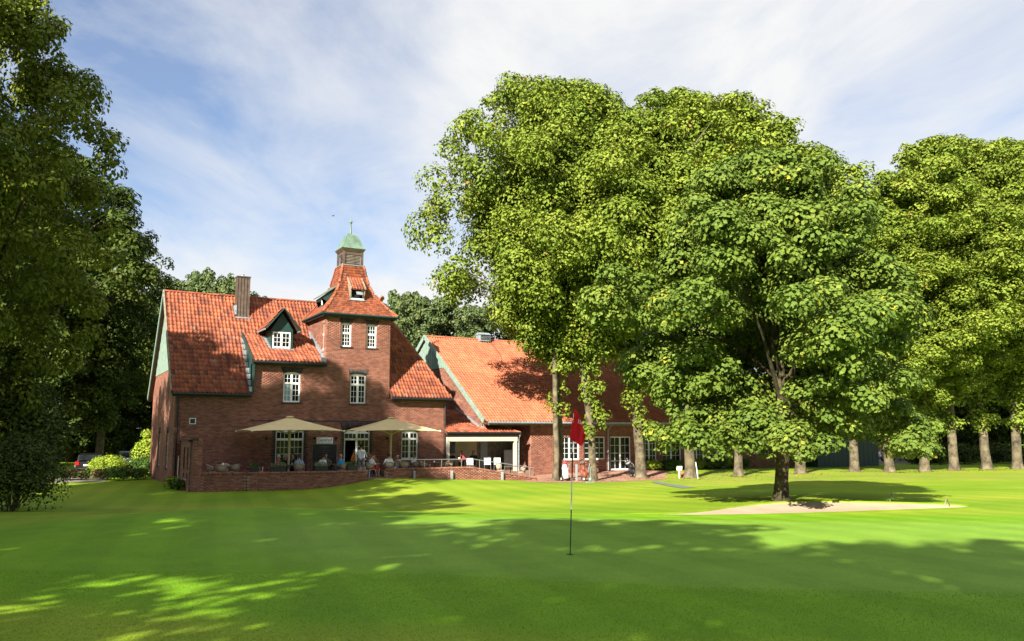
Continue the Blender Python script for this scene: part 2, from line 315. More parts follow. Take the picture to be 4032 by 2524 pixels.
# grass material: the putting green, its fringe, fairway and worn rough are different turf
def grassmat():
    m = bpy.data.materials.new('mown_grass'); m.use_nodes = True; t = m.node_tree; t.nodes.clear()
    out = N(t, 'ShaderNodeOutputMaterial'); p = N(t, 'ShaderNodeBsdfPrincipled'); p.inputs['Roughness'].default_value = .75; p.inputs['Specular IOR Level'].default_value = .12
    g = N(t, 'ShaderNodeNewGeometry'); mp = N(t, 'ShaderNodeMapping'); mp.inputs['Rotation'].default_value = (0, 0, rad(90 - AZ)); L(t, g, 'Position', mp, 0)
    s = N(t, 'ShaderNodeSeparateXYZ'); L(t, mp, 0, s, 0)
    wob = N(t, 'ShaderNodeTexNoise', i_Scale=.35, i_Detail=2.0); L(t, g, 'Position', wob, 'Vector')
    ex = MATH(t, 'DIVIDE', MATH(t, 'SUBTRACT', s.outputs[0], 6.0), 10.5); ey = MATH(t, 'DIVIDE', MATH(t, 'SUBTRACT', s.outputs[1], 14.3), 4.9)
    e = MATH(t, 'SQRT', MATH(t, 'ADD', MATH(t, 'MULTIPLY', ex, ex), MATH(t, 'MULTIPLY', ey, ey)))
    e = MATH(t, 'ADD', e, MATH(t, 'MULTIPLY', MATH(t, 'SUBTRACT', wob.outputs[0], .5), .12))
    green = MATH(t, 'MULTIPLY_ADD', MATH(t, 'SUBTRACT', 1.0, e), 6.0, .5, clamp=True)
    fringe = MATH(t, 'MULTIPLY_ADD', MATH(t, 'SUBTRACT', 1.55, e), 6.0, .5, clamp=True)
    a = N(t, 'ShaderNodeTexNoise', i_Scale=1.3, i_Detail=6.0, i_Roughness=.65); L(t, g, 'Position', a, 'Vector')
    fine = N(t, 'ShaderNodeTexNoise', i_Scale=38.0, i_Detail=5.0, i_Roughness=.75); L(t, g, 'Position', fine, 'Vector')
    big = N(t, 'ShaderNodeTexNoise', i_Scale=.16, i_Detail=4.0, i_Roughness=.6); L(t, g, 'Position', big, 'Vector')
    cg = RAMP(t, a.outputs[0], [(.3, (.136, .262, .028)), (.7, (.180, .318, .036))])
    cf = RAMP(t, a.outputs[0], [(.3, (.112, .248, .008)), (.7, (.155, .308, .013))])
    cw = RAMP(t, big.outputs[0], [(.34, (.132, .240, .012)), (.52, (.188, .282, .018)), (.68, (.250, .302, .028))])
    c = MIX(t, fringe, cw, cf); c = MIX(t, green, c, cg)
    st = MATH(t, 'SINE', MATH(t, 'MULTIPLY', MATH(t, 'ADD', s.outputs[0], MATH(t, 'MULTIPLY', s.outputs[1], .35)), 4.2)); sb_ = MATH(t, 'MULTIPLY_ADD', st, 1.6, .5, clamp=True)
    c = MIX(t, 1.0, c, MIX(t, sb_, (.94, .95, .94), (1.06, 1.05, 1.06)), 'MULTIPLY')
    # worn, dry turf under the lindens in front of the long building
    dx = MATH(t, 'DIVIDE', MATH(t, 'SUBTRACT', s.outputs[1], 51.0), 8.0); dry = MATH(t, 'SUBTRACT', 1.0, MATH(t, 'MULTIPLY', dx, dx), clamp=True)
    dn = N(t, 'ShaderNodeTexNoise', i_Scale=.45, i_Detail=6.0, i_Roughness=.7); L(t, g, 'Position', dn, 'Vector')
    rgt = MATH(t, 'MULTIPLY_ADD', s.outputs[0], .12, -.3, clamp=True)
    dm = MATH(t, 'MULTIPLY', MATH(t, 'MULTIPLY', dry, rgt), MATH(t, 'MULTIPLY_ADD', dn.outputs[0], 4.0, -1.6, clamp=True))
    c = MIX(t, MATH(t, 'MULTIPLY', dm, .65), c, (.27, .24, .075))
    c = MIX(t, 1.0, c, RAMP(t, fine.outputs[0], [(.25, (.62,) * 3), (.75, (1.3, 1.3, 1.2))]), 'MULTIPLY')
    t.links.new(c, p.inputs['Base Color'])
    b = N(t, 'ShaderNodeBump', i_Strength=.45, i_Distance=.03); L(t, fine, 0, b, 'Height'); L(t, b, 0, p, 'Normal'); L(t, p, 0, out, 0)
    return m
M_grass = grassmat()
ang = np.r_[np.arange(-46, -34, 1.0), np.arange(-34, 34, .3), np.arange(34, 46, 1.0), np.arange(46, 314, 4.0)]
rr = np.r_[0.0, np.geomspace(1.5, 12, 90)[:-1], np.linspace(12, 30, 150)[:-1], np.geomspace(30, 900, 150)]
AA, RR = np.meshgrid(np.radians(AZ - ang), rr[1:]); GX = np.r_[0, (RR * np.cos(AA)).ravel()]; GY = np.r_[0, (RR * np.sin(AA)).ravel()]
GZ = H(GX, GY); nA = len(ang); nR = len(rr) - 1
ii, jj = np.meshgrid(np.arange(nR - 1), np.arange(nA), indexing='ij'); j2 = (jj + 1) % nA
GF = np.stack([1 + ii * nA + jj, 1 + ii * nA + j2, 1 + (ii + 1) * nA + j2, 1 + (ii + 1) * nA + jj], -1).reshape(-1, 4)[:, ::-1]
me = np_mesh('ground', np.c_[GX, GY, GZ], GF, M_grass, smooth=True)
bm = bmesh.new(); bm.from_mesh(me); bm.verts.ensure_lookup_table()
for j in range(nA): bm.faces.new((bm.verts[0], bm.verts[1 + (j + 1) % nA], bm.verts[1 + j]))
bmesh.ops.recalc_face_normals(bm, faces=bm.faces)
bm.to_mesh(me); bm.free(); me.polygons.foreach_set('use_smooth', [True] * len(me.polygons))
tag(link('ground', me), kind='structure')
def sheet(name, poly, m, lift, step=.35, kind='structure', house=False):
    """a patch of ground following the terrain, laid on it"""
    P = np.asarray(poly, float); x0, y0 = P.min(0); x1, y1 = P.max(0)
    bm = bmesh.new(); vs = [bm.verts.new((x, y, 0)) for x, y in P]; bm.faces.new(vs)
    for ax, lo, hi in ((0, x0, x1), (1, y0, y1)):
        for k in np.arange(lo + step, hi, step):
            bmesh.ops.bisect_plane(bm, geom=bm.verts[:] + bm.edges[:] + bm.faces[:], plane_co=(k, 0, 0) if ax == 0 else (0, k, 0), plane_no=(1, 0, 0) if ax == 0 else (0, 1, 0))
    xy = np.array([(v.co.x, v.co.y) for v in bm.verts]); z = H(xy[:, 0], xy[:, 1], house)
    if name == 'sand_bunker':
        dd = pdist(BUNKS, xy[:, 0], xy[:, 1]); z = np.where(inside(BUNKS, xy[:, 0], xy[:, 1]), z, z - .035 * np.exp(-(dd / .6) ** 2))
    for v, q in zip(bm.verts, z): v.co.z = q + lift
    bmesh.ops.recalc_face_normals(bm, faces=bm.faces)
    me = bpy.data.meshes.new(name); bm.to_mesh(me); bm.free(); me.materials.append(m)
    if me.polygons[0].normal.z < 0: me.flip_normals()
    me.polygons.foreach_set('use_smooth', [True] * len(me.polygons))
    return tag(link(name, me), kind=kind)
M_sand = mat('bunker_sand', (0.36, 0.285, 0.20), .95, .10, 1.2, .5, bscale=14, coords='Object')
sheet('sand_bunker', BUNKS, M_sand, .012, .12)
# the turf lip round the sand
_bn = np.roll(BUNKS, -1, 0) - np.roll(BUNKS, 1, 0); _bn = np.c_[_bn[:, 1], -_bn[:, 0]]; _bn /= np.linalg.norm(_bn, axis=1)[:, None]
if inside(BUNKS, BUNKS[:1, 0] + _bn[:1, 0] * .1, BUNKS[:1, 1] + _bn[:1, 1] * .1)[0]: _bn = -_bn
V = []; offs = ((.70, -.03, 0), (.52, .006, 0), (.30, .012, 0), (.10, .016, .012), (.01, .018, .016), (-.03, .0, .02), (-.07, -.14, .02))
wob_ = 1 + .5 * np.sin(np.arange(len(BUNKS)) * 1.9) * np.sin(np.arange(len(BUNKS)) * .37)
for o_, dz_, w_ in offs:
    Q = BUNKS + _bn * (o_ + (wob_ * w_)[:, None]); Zq = H(Q[:, 0], Q[:, 1], False) if o_ > 0 else H(BUNKS[:, 0] + _bn[:, 0] * .012, BUNKS[:, 1] + _bn[:, 1] * .012, False)
    V.append(np.c_[Q, Zq + dz_])
nb_ = len(BUNKS); F = [(a * nb_ + i, a * nb_ + (i + 1) % nb_, (a + 1) * nb_ + (i + 1) % nb_, (a + 1) * nb_ + i) for a in range(len(offs) - 1) for i in range(nb_)]
_lm = np_mesh('bunker_lip', np.concatenate(V), np.array(F), M_grass, smooth=True)
bm = bmesh.new(); bm.from_mesh(_lm); bmesh.ops.recalc_face_normals(bm, faces=bm.faces); bm.to_mesh(_lm); bm.free()
if sum(p.normal.z for p in _lm.polygons) < 0: _lm.flip_normals()
tag(link('bunker_lip', _lm), kind='structure')
def pavemat():
    m = bpy.data.materials.new('red_brick_paving'); m.use_nodes = True; t = m.node_tree; p = t.nodes['Principled BSDF']; p.inputs['Roughness'].default_value = .9
    g = N(t, 'ShaderNodeNewGeometry'); mp = N(t, 'ShaderNodeMapping'); mp.inputs['Rotation'].default_value = (0, 0, .78); L(t, g, 'Position', mp, 0)
    b = N(t, 'ShaderNodeTexBrick', i_Scale=1.0, i_Mortar_Size=.008, i_Brick_Width=.21, i_Row_Height=.105); L(t, mp, 0, b, 'Vector')
    b.inputs['Color1'].default_value = (.27, .12, .085, 1); b.inputs['Color2'].default_value = (.36, .19, .14, 1); b.inputs['Mortar'].default_value = (.22, .17, .13, 1)
    n = N(t, 'ShaderNodeTexNoise', i_Scale=.9, i_Detail=6.0, i_Roughness=.7); L(t, g, 'Position', n, 'Vector')
    c = MIX(t, 1.0, b.outputs[0], RAMP(t, n.outputs[0], [(.3, (.7, .7, .7)), (.7, (1.25, 1.2, 1.1))]), 'MULTIPLY'); t.links.new(c, p.inputs['Base Color']); return m
M_pave = pavemat()
pv = smooth_loop(np.array([(25.6, 42.4), (27.0, 41.4), (29.5, 40.6), (32.0, 40.2), (34.0, 40.6), (35.2, 42.6), (38.5, 45.5), (39, 48.9), (29.2, 49.0), (29.0, 51.0), (26.3, 50.5), (26.3, 44.95), (25.4, 44.4)]), 1)
sheet('brick_pavement', pv, M_pave, .012, .5)
M_mat = mat('grey_green_matting', (.12, .15, .13), .95, .2, 3, .3)
sheet('path', [dep(2560, 48.6), dep(2580, 49.8), dep(2735, 41.8), dep(2680, 41.4)], M_mat, .02, .5)
M_gravel = mat('gravel_drive', (.16, .145, .12), .95, .3, 2.5, .5)
sheet('drive', [(-14, 56), (3.5, 56.5), (4.5, 66), (4, 80), (-18, 80)], M_gravel, .015, 2.0)
sheet('car_park', [(62, 50), (100, 44), (108, 60), (70, 66)], M_gravel, .015, 3.0)
# longer fringe grass in the foreground
def blades(name, n, lat, dpt, hh, m, seed, keep=None):
    g = np.random.default_rng(seed); d = np.sqrt(g.uniform(dpt[0] ** 2, dpt[1] ** 2, n)); la = g.uniform(-1, 1, n) * d * lat
    x = _vh[0] * d + _r[0] * la; y = _vh[1] * d + _r[1] * la
    if keep is not None: k = keep(la, d); x, y = x[k], y[k]; n = len(x)
    z = H(x, y, False); a = g.uniform(0, 2 * np.pi, n); h = hh * g.uniform(.5, 1.15, n); w = .0045 * g.uniform(.7, 1.3, n)
    lx = g.normal(0, .45, n) * h; ly = g.normal(0, .45, n) * h
    b1 = np.c_[x - np.cos(a) * w, y - np.sin(a) * w, z - .004]; b2 = np.c_[x + np.cos(a) * w, y + np.sin(a) * w, z - .004]; tp = np.c_[x + lx, y + ly, z + h]
    V = np.stack([b1, b2, tp], 1).reshape(-1, 3); F = np.arange(3 * n).reshape(-1, 3); rn = np.repeat(g.random(n), 3)
    return tag(link(name, np_mesh(name, V, F, m, attr={'rnd': rn})), 'short mown fringe grass across the foreground', 'grass', kind='stuff')
M_blade = leafmat('fringe_grass_blades', [(0, (.13, .28, .008)), (.5, (.19, .36, .014)), (.95, (.26, .43, .025)), (1, (.36, .36, .07))], .45)
def _notgreen(la, d): return ((la - 6) / 10.5) ** 2 + ((d - 14.3) / 4.9) ** 2 > 1.0
blades('grass', 80000, .72, (5.6, 10.6), .012, M_blade, 3, _notgreen)
# ================================================================== masonry, tiles, windows
CH, BL, JT = .077, .25, .011
def brick_arr(B, rects, proud=.010, depth=.05, seed=1, jit=.002):
    """rects (n,4): u0,u1,v0,v1 -> V,F,rnd of five-sided bricks standing proud of the mortar"""
    r = np.asarray(rects, float); n = len(r); g = np.random.default_rng(seed); pw = proud + g.uniform(-jit, jit, n)
    P = []
    for w in (None, pw):
        ww = np.full(n, proud - depth) if w is None else w
        for a, b in ((0, 2), (1, 2), (1, 3), (0, 3)):
            P.append(B.O + r[:, a, None] * B.U + r[:, b, None] * B.V + ww[:, None] * B.N)
    V = np.stack(P, 1).reshape(-1, 3)
    fl = np.array([(4, 5, 6, 7), (0, 1, 5, 4), (1, 2, 6, 5), (2, 3, 7, 6), (3, 0, 4, 7)])
    if np.dot(np.cross(B.U, B.V), B.N) < 0: fl = fl[:, ::-1]
    F = (np.arange(n)[:, None, None] * 8 + fl).reshape(-1, 4)
    return V, F, np.repeat(g.random(n), 8)
def course_rects(span, v0, v1, holes=()):
    """running bond; span(v)->(u0,u1); holes: list of (u0,u1,v0,v1)"""
    out = []; k0 = math.floor(v0 / CH); k = k0
    while k * CH < v1 - .02:
        a = k * CH + JT / 2; b = a + CH - JT; vm = (a + b) / 2; k += 1
        if vm < v0: continue
        sp = span(vm)
        if sp is None: continue
        iv = [sp]
        for h in holes:
            if h[2] < vm < h[3]:
                nv = []
                for (p, q) in iv:
                    if h[1] <= p or h[0] >= q: nv.append((p, q)); continue
                    if h[0] > p: nv.append((p, h[0]))
                    if h[1] < q: nv.append((h[1], q))
                iv = nv
        off = (k % 2) * BL / 2 + (k % 3) * .004
        for p, q in iv:
            j = math.floor((p - off) / BL)
            while True:
                s = j * BL + off; e = s + BL - JT; j += 1
                s2, e2 = max(s, p), min(e, q)
                if s >= q: break
                if e2 - s2 > .02: out.append((s2, e2, a, min(b, v1)))
    return out
def bricks(B, span, v0, v1, parent, holes=(), m=None, seed=1, name='bricks'):
    V, F, rn = brick_arr(B, course_rects(span, v0, v1, holes), seed=seed)
    return link(name, np_mesh(name, V, F, m or M_brick, attr={'rnd': rn}), parent, 'stuff')
def backing(B, u0, u1, v0, v1, parent, holes=(), t=.3, name='wall', m=None):
    us = sorted({u0, u1, *[min(max(h[i], u0), u1) for h in holes for i in (0, 1)]}); vs_ = sorted({v0, v1, *[min(max(h[i], v0), v1) for h in holes for i in (2, 3)]})
    mb = MB()
    for a, b in zip(us, us[1:]):
        run = None
        for c, d in zip(vs_, vs_[1:]):
            um, vm = (a + b) / 2, (c + d) / 2
            if any(h[0] < um < h[1] and h[2] < vm < h[3] for h in holes):
                if run: mb.bbox(B, a, b, run[0], run[1], -t, 0); run = None
            else: run = (run[0] if run else c, d)
        if run: mb.bbox(B, a, b, run[0], run[1], -t, 0)
    return mb.build(name, m or M_mortar, parent)
def soldier(B, u0, u1, vbot, h, parent, arch=0., fan=.12, m=None, name='lintel', proud=.016, seed=5, step=.076):
    """a flat or slightly arched lintel of upright bricks"""
    n = max(3, int(round((u1 - u0) / step))); c = (u0 + u1) / 2; hw = (u1 - u0) / 2; mb_v = []; g = np.random.default_rng(seed); rn = []; F = []
    for i in range(n):
        a = u0 + (u1 - u0) * i / n + .005; b = u0 + (u1 - u0) * (i + 1) / n - .005
        f = lambda u: vbot + arch * (1 - ((u - c) / hw) ** 2)
        tp = vbot + arch + h
        sk = lambda u: u + (u - c) / hw * fan
        q = [(a, f(a)), (b, f(b)), (sk(b), tp), (sk(a), tp)]
        p = proud + g.uniform(-.002, .002); k = len(mb_v)
        mb_v += [B(u, v, -.06) for u, v in q] + [B(u, v, p) for u, v in q]
        F += [(k + 4, k + 5, k + 6, k + 7), (k, k + 1, k + 5, k + 4), (k + 1, k + 2, k + 6, k + 5), (k + 2, k + 3, k + 7, k + 6), (k + 3, k, k + 4, k + 7)]
        rn += [g.random()] * 8
    me = np_mesh(name, np.array(mb_v), np.array(F), m or M_dbrick, attr={'rnd': rn})
    return link(name, me, parent)
def sillrow(B, u0, u1, v, parent, m=None, out=.06, h=.075):
    mb = MB(); n = int((u1 - u0) / .078)
    for i in range(n):
        a = u0 + (u1 - u0) * i / n; mb.bbox(B, a + .004, a + (u1 - u0) / n - .004, v - h, v, -.1, out)
    o = mb.build('sill', m or M_dbrick, parent); return o
def window(B, parent, u0, u1, v0, v1, trans=None, ncol=2, halves=2, rt=2, rb=3, w=-.09, arch=0., glass=None, name='window', pane_m=None, sash=.045, kinds=None):
    mb = MB(); fr = .055; w0, w1 = w - .05, w
    mb.bbox(B, u0, u0 + fr, v0, v1, w0, w1).bbox(B, u1 - fr, u1, v0, v1, w0, w1).bbox(B, u0 + fr, u1 - fr, v0, v0 + fr * 1.3, w0, w1 + .02)
    c = (u0 + u1) / 2; hw = (u1 - u0) / 2
    if arch:
        pts = [(u0 + (u1 - u0) * i / 8, v1 - .002 + arch * (1 - ((i - 4) / 4) ** 2)) for i in range(9)]
        poly = [(u0, v1 - fr)] + pts + [(u1, v1 - fr)]
        mb.prism([B(u, v, w0) for u, v in poly], tuple(B.N * (w1 - w0)))
    else: mb.bbox(B, u0 + fr, u1 - fr, v1 - fr, v1, w0, w1)
    rows = [(v0 + fr * 1.3, v1 - fr, rb)] if trans is None else [(v0 + fr * 1.3, trans - .045, rb), (trans + .045, v1 - fr, rt)]
    if trans is not None: mb.bbox(B, u0 + fr, u1 - fr, trans - .045, trans + .045, w0, w1 + .025)
    mid = .045; hs = [(u0 + fr, u1 - fr)] if halves == 1 else [(u0 + fr, c - mid), (c + mid, u1 - fr)]
    panes = []
    for ri, (a, b, nr) in enumerate(rows):
        if halves == 2: mb.bbox(B, c - mid, c + mid, a, b, w0, w1 + .008)
        for hi, (p, q) in enumerate(hs):
            s = sash * .55
            mb.bbox(B, p, p + s, a, b, w0 + .01, w1 - .012).bbox(B, q - s, q, a, b, w0 + .01, w1 - .012).bbox(B, p + s, q - s, a, a + s, w0 + .01, w1 - .012).bbox(B, p + s, q - s, b - s, b, w0 + .01, w1 - .012)
            pu = (q - p - 2 * s) / ncol; pvh = (b - a - 2 * s) / nr; mt = .011
            for i in range(1, ncol): mb.bbox(B, p + s + pu * i - mt, p + s + pu * i + mt, a + s, b - s, w0 + .015, w1 - .016)
            for j in range(1, nr):
                for i in range(ncol): mb.bbox(B, p + s + pu * i + (mt if i else 0), p + s + pu * (i + 1) - (mt if i < ncol - 1 else 0), a + s + pvh * j - mt, a + s + pvh * j + mt, w0 + .015, w1 - .016)
            for i in range(ncol):
                for j in range(nr): panes.append((p + s + pu * i, p + s + pu * (i + 1), a + s + pvh * j, a + s + pvh * (j + 1), ri * 2 + hi))
    o = mb.build(name, M_white, parent)
    for k, (a, b, d, e, q) in enumerate(panes):
        x = MB().bbox(B, a + .001, b - .001, d + .001, e - .001, w0 + .012, w0 + .022)
        x.build('pane', (kinds or {}).get(q, pane_m or M_glass), o)
    return o
# S-shaped clay pantile, u across, v up the slope, w out
def tile_verts(w=.218, l=.385):
    us = np.linspace(-.5, .5, 7); hh = np.array([.052, .068, .046, .012, .0, .006, .034])
    V = []
    for v, lift in ((0, .026), (l, .0)):
        for u, h in zip(us, hh): V.append((u * w * 1.06, v, h + lift))
    for u, h in zip(us, hh): V.append((u * w * 1.06, .0, h + .026 - .020))
    F = [(i, i + 1, 8 + i, 7 + i) for i in range(6)] + [(14 + i, 15 + i, i + 1, i) for i in range(6)]
    return np.array(V), np.array(F)
TV, TF = tile_verts()
def tile_proto(m):
    return np_mesh('tile', TV, TF, m, smooth=True, attr={'rnd': np.zeros(len(TV))})
def tiles(B, mask, u0, u1, vmax, roof, m, nobj=0, pu=.218, pv=.335, seed=1, key=None):
    g = np.random.default_rng(seed); nr = int(vmax / pv); nu = int((u1 - u0) / pu)
    uu, vv = np.meshgrid(u0 + (np.arange(nu) + .5) * (u1 - u0) / nu, np.arange(nr) * vmax / nr); uu = uu.ravel(); vv = vv.ravel()
    k = mask(uu, vv + pv * .5); uu, vv = uu[k], vv[k]; n = len(uu)
    uu = uu + g.normal(0, .004, n); vj = vv + g.normal(0, .006, n); ww = g.normal(0, .004, n) + .012 * np.sin(uu * 1.7 + vv * .9) ; yaw = g.normal(0, .012, n)
    idx = np.arange(n)
    if nobj:
        order = np.argsort((key(uu, vv) if key else vv)); sel = np.zeros(n, bool); sel[order[:nobj]] = True
        proto = tile_proto(m)
        for i in idx[sel]:
            c, s = math.cos(yaw[i]), math.sin(yaw[i]); U = B.U * c + B.V * s; V = B.V * c - B.U * s; O = B(uu[i], vj[i], ww[i])
            mm = Matrix(((U[0], V[0], B.N[0], O[0]), (U[1], V[1], B.N[1], O[1]), (U[2], V[2], B.N[2], O[2]), (0, 0, 0, 1)))
            o = bpy.data.objects.new('tile', proto); COL.objects.link(o); o.matrix_basis = mm; o.parent = roof
        idx = idx[~sel]
    c, s = np.cos(yaw[idx])[:, None, None], np.sin(yaw[idx])[:, None, None]
    tu = TV[None, :, 0:1] * c - TV[None, :, 1:2] * s + uu[idx][:, None, None]; tv = TV[None, :, 1:2] * c + TV[None, :, 0:1] * s + vj[idx][:, None, None]; tw = TV[None, :, 2:3] + ww[idx][:, None, None]
    V = B.O + tu * B.U + tv * B.V + tw * B.N; F = (np.arange(len(idx))[:, None, None] * len(TV) + TF).reshape(-1, 4)
    rn = np.clip(np.repeat(g.random(len(idx)), len(TV)), 0, .999)
    o = link('roof_tiles', np_mesh('roof_tiles', V.reshape(-1, 3), F, m, smooth=True, attr={'rnd': rn}), None, 'stuff'); o.parent = roof
    return o
def ridge_tiles(a, b, roof, m=None, r=.115, step=.36, name='ridge_tile'):
    a, b = np.array(a, float), np.array(b, float); Ln = np.linalg.norm(b - a); d = (b - a) / Ln; n = int(Ln / step)
    x = np.cross(d, (0, 0, 1)); x /= np.linalg.norm(x); y = np.cross(x, d)
    V = []; k = 6
    for t, rr in ((-.02, r * 1.08), (step * 1.06, r * .92)):
        for i in range(k + 1): q = math.pi * i / k; V.append((t, rr * math.cos(q), rr * math.sin(q)))
    F = [(i, i + 1, k + 2 + i, k + 1 + i) for i in range(k)]
    V2 = np.array(V); me = np_mesh(name, V2, np.array(F), m or M_tile, smooth=True, attr={'rnd': np.zeros(len(V))})
    sol = None
    for i in range(n):
        O = a + d * step * i + y * (-.03 + random.uniform(-.006, .006)); yx = random.uniform(-.02, .02)
        D = d + x * yx
        mm = Matrix(((D[0], x[0], y[0], O[0]), (D[1], x[1], y[1], O[1]), (D[2], x[2], y[2], O[2]), (0, 0, 0, 1)))
        o = bpy.data.objects.new(name, me); COL.objects.link(o); o.matrix_basis = mm; o.parent = roof
def slope_basis(O, U, down):
    """roof plane with eave origin O, U along the eave, 'down' = horizontal run direction pointing up the slope with rise"""
    V = np.array(down, float); V /= np.linalg.norm(V); U = np.array(U, float); Nn = np.cross(U, V)
    if Nn[2] < 0: Nn = -Nn
    return Basis(O, U, Nn, V)

# ================================================================== the brick house with its tower
HX0, HX1, FY, RY = 6.31, 22.67, 49.2, 60.1
EY, EZ, RGY, RGZ = 48.85, 4.73, 54.68, 11.2
TX0, TX1, TY1 = 14.69, 18.86, 53.37
CX0 = 10.38
house = empty('brick_house', (14.5, 54.6, -.55), 0, 'red brick manor house with orange tiled roof and short tower with green copper cap', 'house')
FB = Basis((0, FY, 0), (1, 0, 0), (0, -1, 0))
wins = [  # u0,u1,v0,v1,trans,ncol,halves,rt,rb,arch
 (11.87, 13.53, .42, 2.62, 2.12, 3, 2, 1, 4, .16), (19.72, 20.84, .86, 2.56, 2.12, 2, 2, 1, 3, .10),
 (12.22, 13.22, 4.30, 6.02, 5.42, 2, 2, 2, 3, .08), (16.30, 17.30, 4.28, 6.06, 5.46, 2, 2, 2, 3, .08),
 (15.67, 16.29, 7.78, 9.21, 8.62, 3, 1, 2, 3, .06), (17.30, 17.93, 7.78, 9.21, 8.62, 3, 1, 2, 3, .06)]
holes = [(w[0], w[1], w[2], w[3] + w[9]) for w in wins] + [(15.98, 17.62, -.02, 2.78)]
low = lambda v: (HX0, HX1) if v < 4.68 else ((CX0, TX1) if v < 6.62 else (TX0, TX1))
wall = backing(FB, HX0, HX1, -.7, 4.66, house, [h for h in holes if h[2] < 4.66])
backing(FB, CX0, TX1, 4.66, 6.6, house, [h for h in holes if h[3] > 4.66 and h[2] < 6], name='wall')
backing(FB, TX0, TX1, 6.6, 9.68, house, [h for h in holes if h[2] > 6.6], name='wall')
bricks(FB, low, -.6, 9.68, wall, holes, seed=11)
for (u0, u1, v0, v1, tr, nc, hv, rt, rb, ar) in wins:
    k = {2: M_curtain} if False else None
    kinds = {0: M_curtain} if abs(u0 - 12.22) < .01 else None
    wn = window(FB, house, u0, u1, v0, v1, tr, nc, hv, rt, rb, arch=ar, kinds=kinds)
    soldier(FB, u0 - .06, u1 + .06, v1, .27 if v0 > 3 else .34, house, arch=ar, seed=int(u0 * 10))
    sillrow(FB, u0 - .12, u1 + .12, v0 - .005, house)
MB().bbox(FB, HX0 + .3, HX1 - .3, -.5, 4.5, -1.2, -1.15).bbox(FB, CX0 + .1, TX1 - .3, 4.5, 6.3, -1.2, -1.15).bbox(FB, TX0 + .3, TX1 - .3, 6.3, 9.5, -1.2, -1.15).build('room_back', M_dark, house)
# dark brick quoins beside the big ground floor openings
for (a, b, top) in ((11.87, 13.53, 2.7), (15.98, 17.62, 2.75)):
    rc = []
    for k in range(int(.3 / CH) if a < 12 else 0, int(top / CH)):
        wd = .24 if k % 2 else .13
        rc += [(a - wd, a - .004, k * CH + JT / 2, (k + 1) * CH - JT / 2), (b + .004, b + wd, k * CH + JT / 2, (k + 1) * CH - JT / 2)]
    V, F, rn = brick_arr(FB, rc, proud=.016, seed=3); link('quoin_bricks', np_mesh('quoin_bricks', V, F, M_dbrick, attr={'rnd': rn}), wall, 'stuff')
# the door: transom light, one leaf open, one glazed
soldier(FB, 15.9, 17.7, 2.55, .30, house, arch=.30, fan=.22, seed=77)
dr = MB(); dr.bbox(FB, 15.98, 16.04, 0, 2.78, -.14, -.08).bbox(FB, 17.56, 17.62, 0, 2.78, -.14, -.08).bbox(FB, 16.04, 17.56, 2.06, 2.18, -.15, -.06).bbox(FB, 16.74, 16.86, 0, 2.5, -.14, -.07)
pts = [(16.04 + 1.52 * i / 8, 2.5 + .27 * (1 - ((i - 4) / 4) ** 2)) for i in range(9)]
dr.prism([FB(u, v, -.14) for u, v in [(16.04, 2.46)] + pts + [(17.56, 2.46)]], (0, -.06, 0))
for i in range(1, 6): dr.bbox(FB, 16.04 + i * .2533 - .011, 16.04 + i * .2533 + .011, 2.18, 2.46, -.13, -.09)
for i in range(1, 3): dr.bbox(FB, 16.86 + i * .233 - .011, 16.86 + i * .233 + .011, .5, 2.06, -.13, -.09)
for j in range(0, 4): dr.bbox(FB, 16.86, 17.56, .5 + j * .39 - .012, .5 + j * .39 + .012, -.132, -.092)
dr.bbox(FB, 16.86, 17.56, .02, .46, -.13, -.09)
dr = dr.build('door', M_white, house)
for i in range(6): MB().bbox(FB, 16.042 + i * .2533, 16.29 + i * .2533, 2.18, 2.46, -.128, -.118).build('pane', M_glass, dr)
for i in range(3):
    for j in range(4): MB().bbox(FB, 16.862 + i * .233, 17.09 + i * .233, .5 + j * .39, .89 + j * .39, -.128, -.118).build('pane', M_glass, dr)
MB().box(16.06, 16.10, FY + .14, FY + .82, .02, 2.05).build('door_leaf', M_white, house)
# wall vent, wall lamps, downpipes, gutters
v = MB(); 
for a, b, c, d in ((7.08, 7.42, 2.99, 3.03), (7.08, 7.42, 3.29, 3.33), (7.08, 7.12, 3.03, 3.29), (7.38, 7.42, 3.03, 3.29)): v.bbox(FB, a, b, c, d, 0, .035)
v = v.build('wall_vent', M_white, house); s = MB().bbox(FB, 7.12, 7.38, 3.03, 3.29, .0, .012)
for i in range(5): s.bbox(FB, 7.13, 7.37, 3.05 + i * .048, 3.075 + i * .048, .012, .025)
s.build('grille', M_dgreen, v)
for u in (11.3, 14.12, 15.45, 18.7):
    MB().bbox(FB, u - .05, u + .05, 2.12, 2.28, 0.012, .1).tube([FB(u, 2.2, .1), FB(u, 2.18, .2)], [.06, .075], 8).build('wall_lamp', M_black, house)
MB().tube([(6.42, FY - .09, 4.45), (6.42, FY - .1, 2), (6.42, FY - .1, -.45)], .05, 8).build('downpipe', M_black, house)
MB().tube([(22.62, FY - .35, 4.55), (22.66, FY - .12, 4.2), (22.7, FY - .1, -.1)], .05, 8).build('downpipe', M_black, house)
for (a, b, z) in ((6.1, 10.3, 4.62), (CX0 - .05, 14.69, 6.56), (18.9, 23.05, 4.62)):
    MB().tube([(a, EY - .06, z + .03), (b, EY - .06, z + .03)], .085, 10).build('gutter', M_black, house)
    MB().box(a, b, EY + .02, FY + .02, z - .10, z + .06).build('fascia', M_dgreen, house)
MB().box(CX0, TX1, FY - .022, FY + .01, 3.17, 3.235).build('belt_course', M_dbrick, house)
